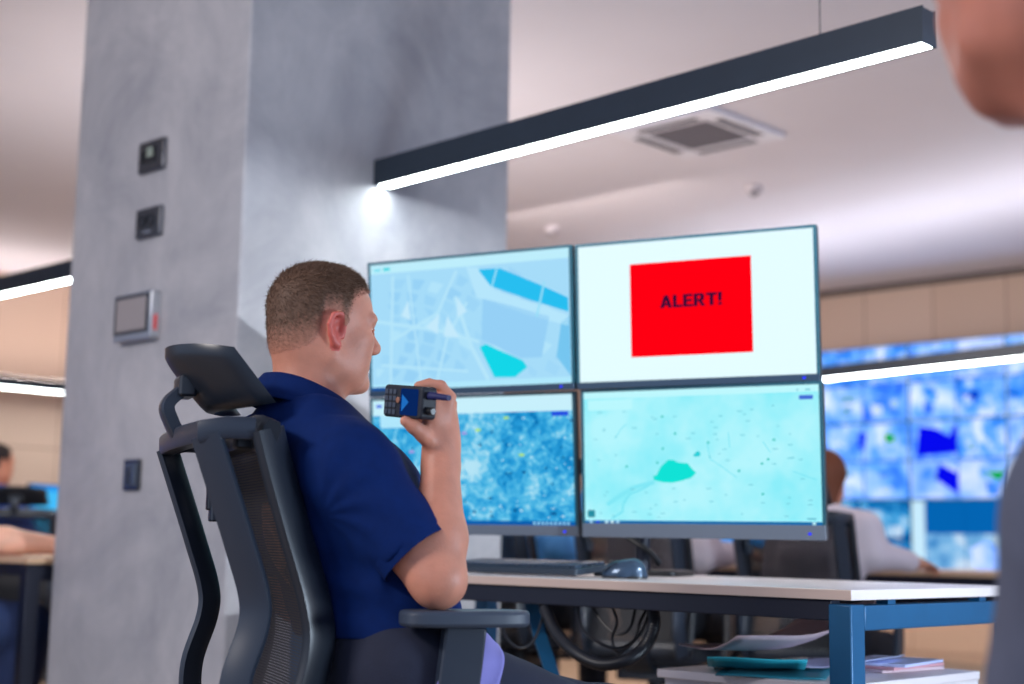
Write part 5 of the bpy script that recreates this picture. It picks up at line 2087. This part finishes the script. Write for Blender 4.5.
# third person, light blue sleeve
bC = floor_at(528, 6.3)
jC, PC = seated(bC, R_(62), 0.55, 0.97, lean=0.05)
jC['eR'] = w3(562, 550, 6.15)
jC['wR'] = w3(592, 551, 6.25)
jC['hdR'] = V3(0.8, 0.4, 0)
o, V_, Q_, og = figure('person', 'person in a light blue shirt whose hand shows just above the keyboard', jC, 0.0095, SK3, hands=(0.5, 0.4))
dress(o, V_, Q_, og, jC, M_CYANSH, M_DKTR, 1.5, 0.0095)
hair_cap(o, og, V_, Q_, jC, M_HAIR3, h_mask, lambda X, Y, Z, mk: 0.006 + 0 * X)
chair_copy(np.array(bC) - np.array((math.cos(R_(62)), math.sin(R_(62)))) * 0.1, R_(62), 'dark blue lit office chair behind the keyboard, below the lower left monitor')

# person at the left desk: only the forearm and the knees reach into view
bD = (-2.22, 5.02)
jD, PD = seated(bD, R_(30), 0.55, 1.12, lean=0.06)
jD['eR'] = w3(-22, 538, 5.12)
jD['wR'] = w3(62, 546, 5.2)
jD['hdR'] = V3(0.95, 0.25, -0.05)
jD['hnR'] = V3(0, 0, -1)
jD['kR'] = w3(28, 628, 5.15)
o, V_, Q_, og = figure('person', 'person at the left edge with a bare forearm lying on the left desk', jD, 0.008, SK3, hands=(0.4, 0.4))
dress(o, V_, Q_, og, jD, M_BLUESH, M_JEANS, 0.6, 0.0095)
hair_cap(o, og, V_, Q_, jD, M_HAIR3, h_mask, lambda X, Y, Z, mk: 0.006 + 0 * X)
chair_copy((bD[0] - 0.07, bD[1] - 0.04), R_(30), 'dark office chair at the left edge under the person with the bare forearm')
# far person in blue, far chair
bE = floor_at(-14, 8.2)
jE, PE = seated(bE, R_(60), 0.55, 1.0)
o, V_, Q_, og = figure('person', 'distant dark haired person in a blue shirt at the left edge', jE, 0.0095, SK2)
dress(o, V_, Q_, og, jE, M_BLUESH, M_DKTR, 1.8, 0.0095)
hair_cap(o, og, V_, Q_, jE, M_HAIR3, h_mask, lambda X, Y, Z, mk: 0.008 + 0 * X)
chair_copy(floor_at(31, 7.7), R_(95), 'distant empty dark chair left of the pillar')

# ---- person at the right edge, close to the camera, leaning forward on a chair
SK4 = skin('skin_warm', srgb(196, 126, 106))
M_COAT = mat('jersey_dark_grey', srgb(86, 90, 108), rough=0.9, var=0.06, scale=40, bump=0.2, bscale=500)
M_GTR = mat('trousers_grey_cotton', srgb(92, 96, 114), rough=0.9, var=0.06, scale=40)
bS = (0.80, 1.2)
jS, PS = seated(bS, R_(150), 0.64, 1.0, lean=0.2)
jS['neck'] = jS['neck'] + V3(-0.06, 0, 0.02)
jS['head'] = w3(1030, -22, 1.25)
jS['hf'] = V3(math.cos(R_(92)), math.sin(R_(92)), -0.05)
jS['eR'] = jS['sR'] + V3(0.12, 0.1, -0.26)
jS['wR'] = jS['eR'] + V3(0.05, -0.05, -0.22)
jS['hdR'] = V3(0, 0, -1)
jS['hu'] = V3(-0.12, 0.05, 1)
jS['eL'] = w3(1092, 520, 1.2)
jS['wL'] = w3(1036, 720, 1.26)
jS['hdL'] = V3(-0.2, 0.5, -0.8)
jS['hnL'] = V3(0.5, 0.5, 0)
o, V_, Q_, og = figure('person', 'person in a dark grey jersey at the right edge, close to the camera', jS, 0.006, SK4)
dress(o, V_, Q_, og, jS, M_COAT, M_GTR, 1.85, 0.007, 0.016, 'jersey', hem=-0.02)
hair_cap(o, og, V_, Q_, jS, M_HAIR2, lambda X, Y, Z: h_mask(X, Y, Z) - 0.02, lambda X, Y, Z, mk: 0.008 + 0 * X)
chair_copy((bS[0] + 0.06, bS[1] - 0.03), R_(150), 'office chair under the person in dark grey at the right edge')
# ------------------------------------------------------------------ light
wd = bpy.data.worlds.new('world')
SC.world = wd
wd.use_nodes = True
bg = wd.node_tree.nodes['Background']
bg.inputs['Color'].default_value = (0.54, 0.69, 1.0, 1)
bg.inputs['Strength'].default_value = 0.85


def lamp(name, loc, size, sy, energy, col, target):
    d = bpy.data.lights.new(name, 'AREA')
    d.shape = 'RECTANGLE'
    d.size, d.size_y = size, sy
    d.energy = energy
    d.color = col
    o = bpy.data.objects.new(name, d)
    COL.objects.link(o)
    o.location = loc
    o.rotation_euler = (Vector(target) - Vector(loc)).to_track_quat('-Z', 'Y').to_euler()
    return o


# area lamps added as fill light; no fixture is modelled for them
lamp('added_fill_lamp', (-3.4, 0.4, 2.9), 1.5, 0.4, 125, (1.0, 0.92, 0.88), (-1.5, 3.0, 0.6))
lamp('added_low_fill', (1.9, 1.75, 0.8), 0.5, 0.3, 38, (0.7, 0.84, 1.0), (0.7, 3.1, 0.6))  # low fill added at the right to brighten the space under the desk
lamp('added_fill_lamp', tuple(g2w(-6.0, 6.5, 2.9)), 1.6, 1.6, 160, (1.0, 0.86, 0.78), tuple(g2w(-6.0, 7.5, 0)))
# hooded lamp added out of view to wash the pillar's right face below its hood
wp_, wt_ = Vector((2.0, 1.6, 2.0)), Vector((-0.5, 4.6, 1.2))
wh = Vector((wt_.x - wp_.x, wt_.y - wp_.y, 0)).normalized()
ws = UP.cross(wh)
hs_ = empty('added_spotlight', M=frameM(wp_, wh, ws, UP))
tag(hs_, 'added hooded lamp hanging out of view to the right, aimed at the concrete pillar', 'lamp')
MB().box((-0.06, -0.16, 0.03), (0.02, 0.16, 0.07)).box((-0.08, -0.16, -0.06), (-0.06, 0.16, 0.07)).build('housing', M_DARKMETAL, hs_)
MB().add([(0.02, -0.16, 0.03), (0.5, -0.3, -0.005), (0.5, 0.3, -0.005), (0.02, 0.16, 0.03), (0.02, -0.16, 0.036), (0.5, -0.3, 0.001), (0.5, 0.3, 0.001), (0.02, 0.16, 0.036)], [(3, 2, 1, 0), (4, 5, 6, 7), (0, 1, 5, 4), (1, 2, 6, 5), (2, 3, 7, 6), (3, 0, 4, 7)]).build('hood', M_DARKMETAL, hs_)  # shaped to cut the added light off level on the pillar
MB().tube([(-0.04, 0, 0.06), (-0.04, 0, 1.0)], 0.01, 10).build('rod', M_DARKMETAL, hs_)
ww = lamp('added_wash_lamp', tuple(wp_), 0.03, 0.03, 10, (0.86, 0.93, 1.0), tuple(wt_))  # light source of the added hooded lamp
ww.data.spread = R_(52)
lamp('added_uplight', tuple(g2w(-5.5, 4.5, 1.0)), 1.2, 0.5, 42, (1.0, 0.93, 0.9), tuple(g2w(-5.5, 4.5, 3)))  # uplight added behind the pillar to brighten the ceiling; no cove there
lamp('added_uplight', tuple(g2w(0.5, 5.6, 1.4)), 1.2, 0.4, 38, (0.95, 0.94, 1.0), tuple(g2w(0.5, 5.6, 3)))  # second added uplight, out of view at the right
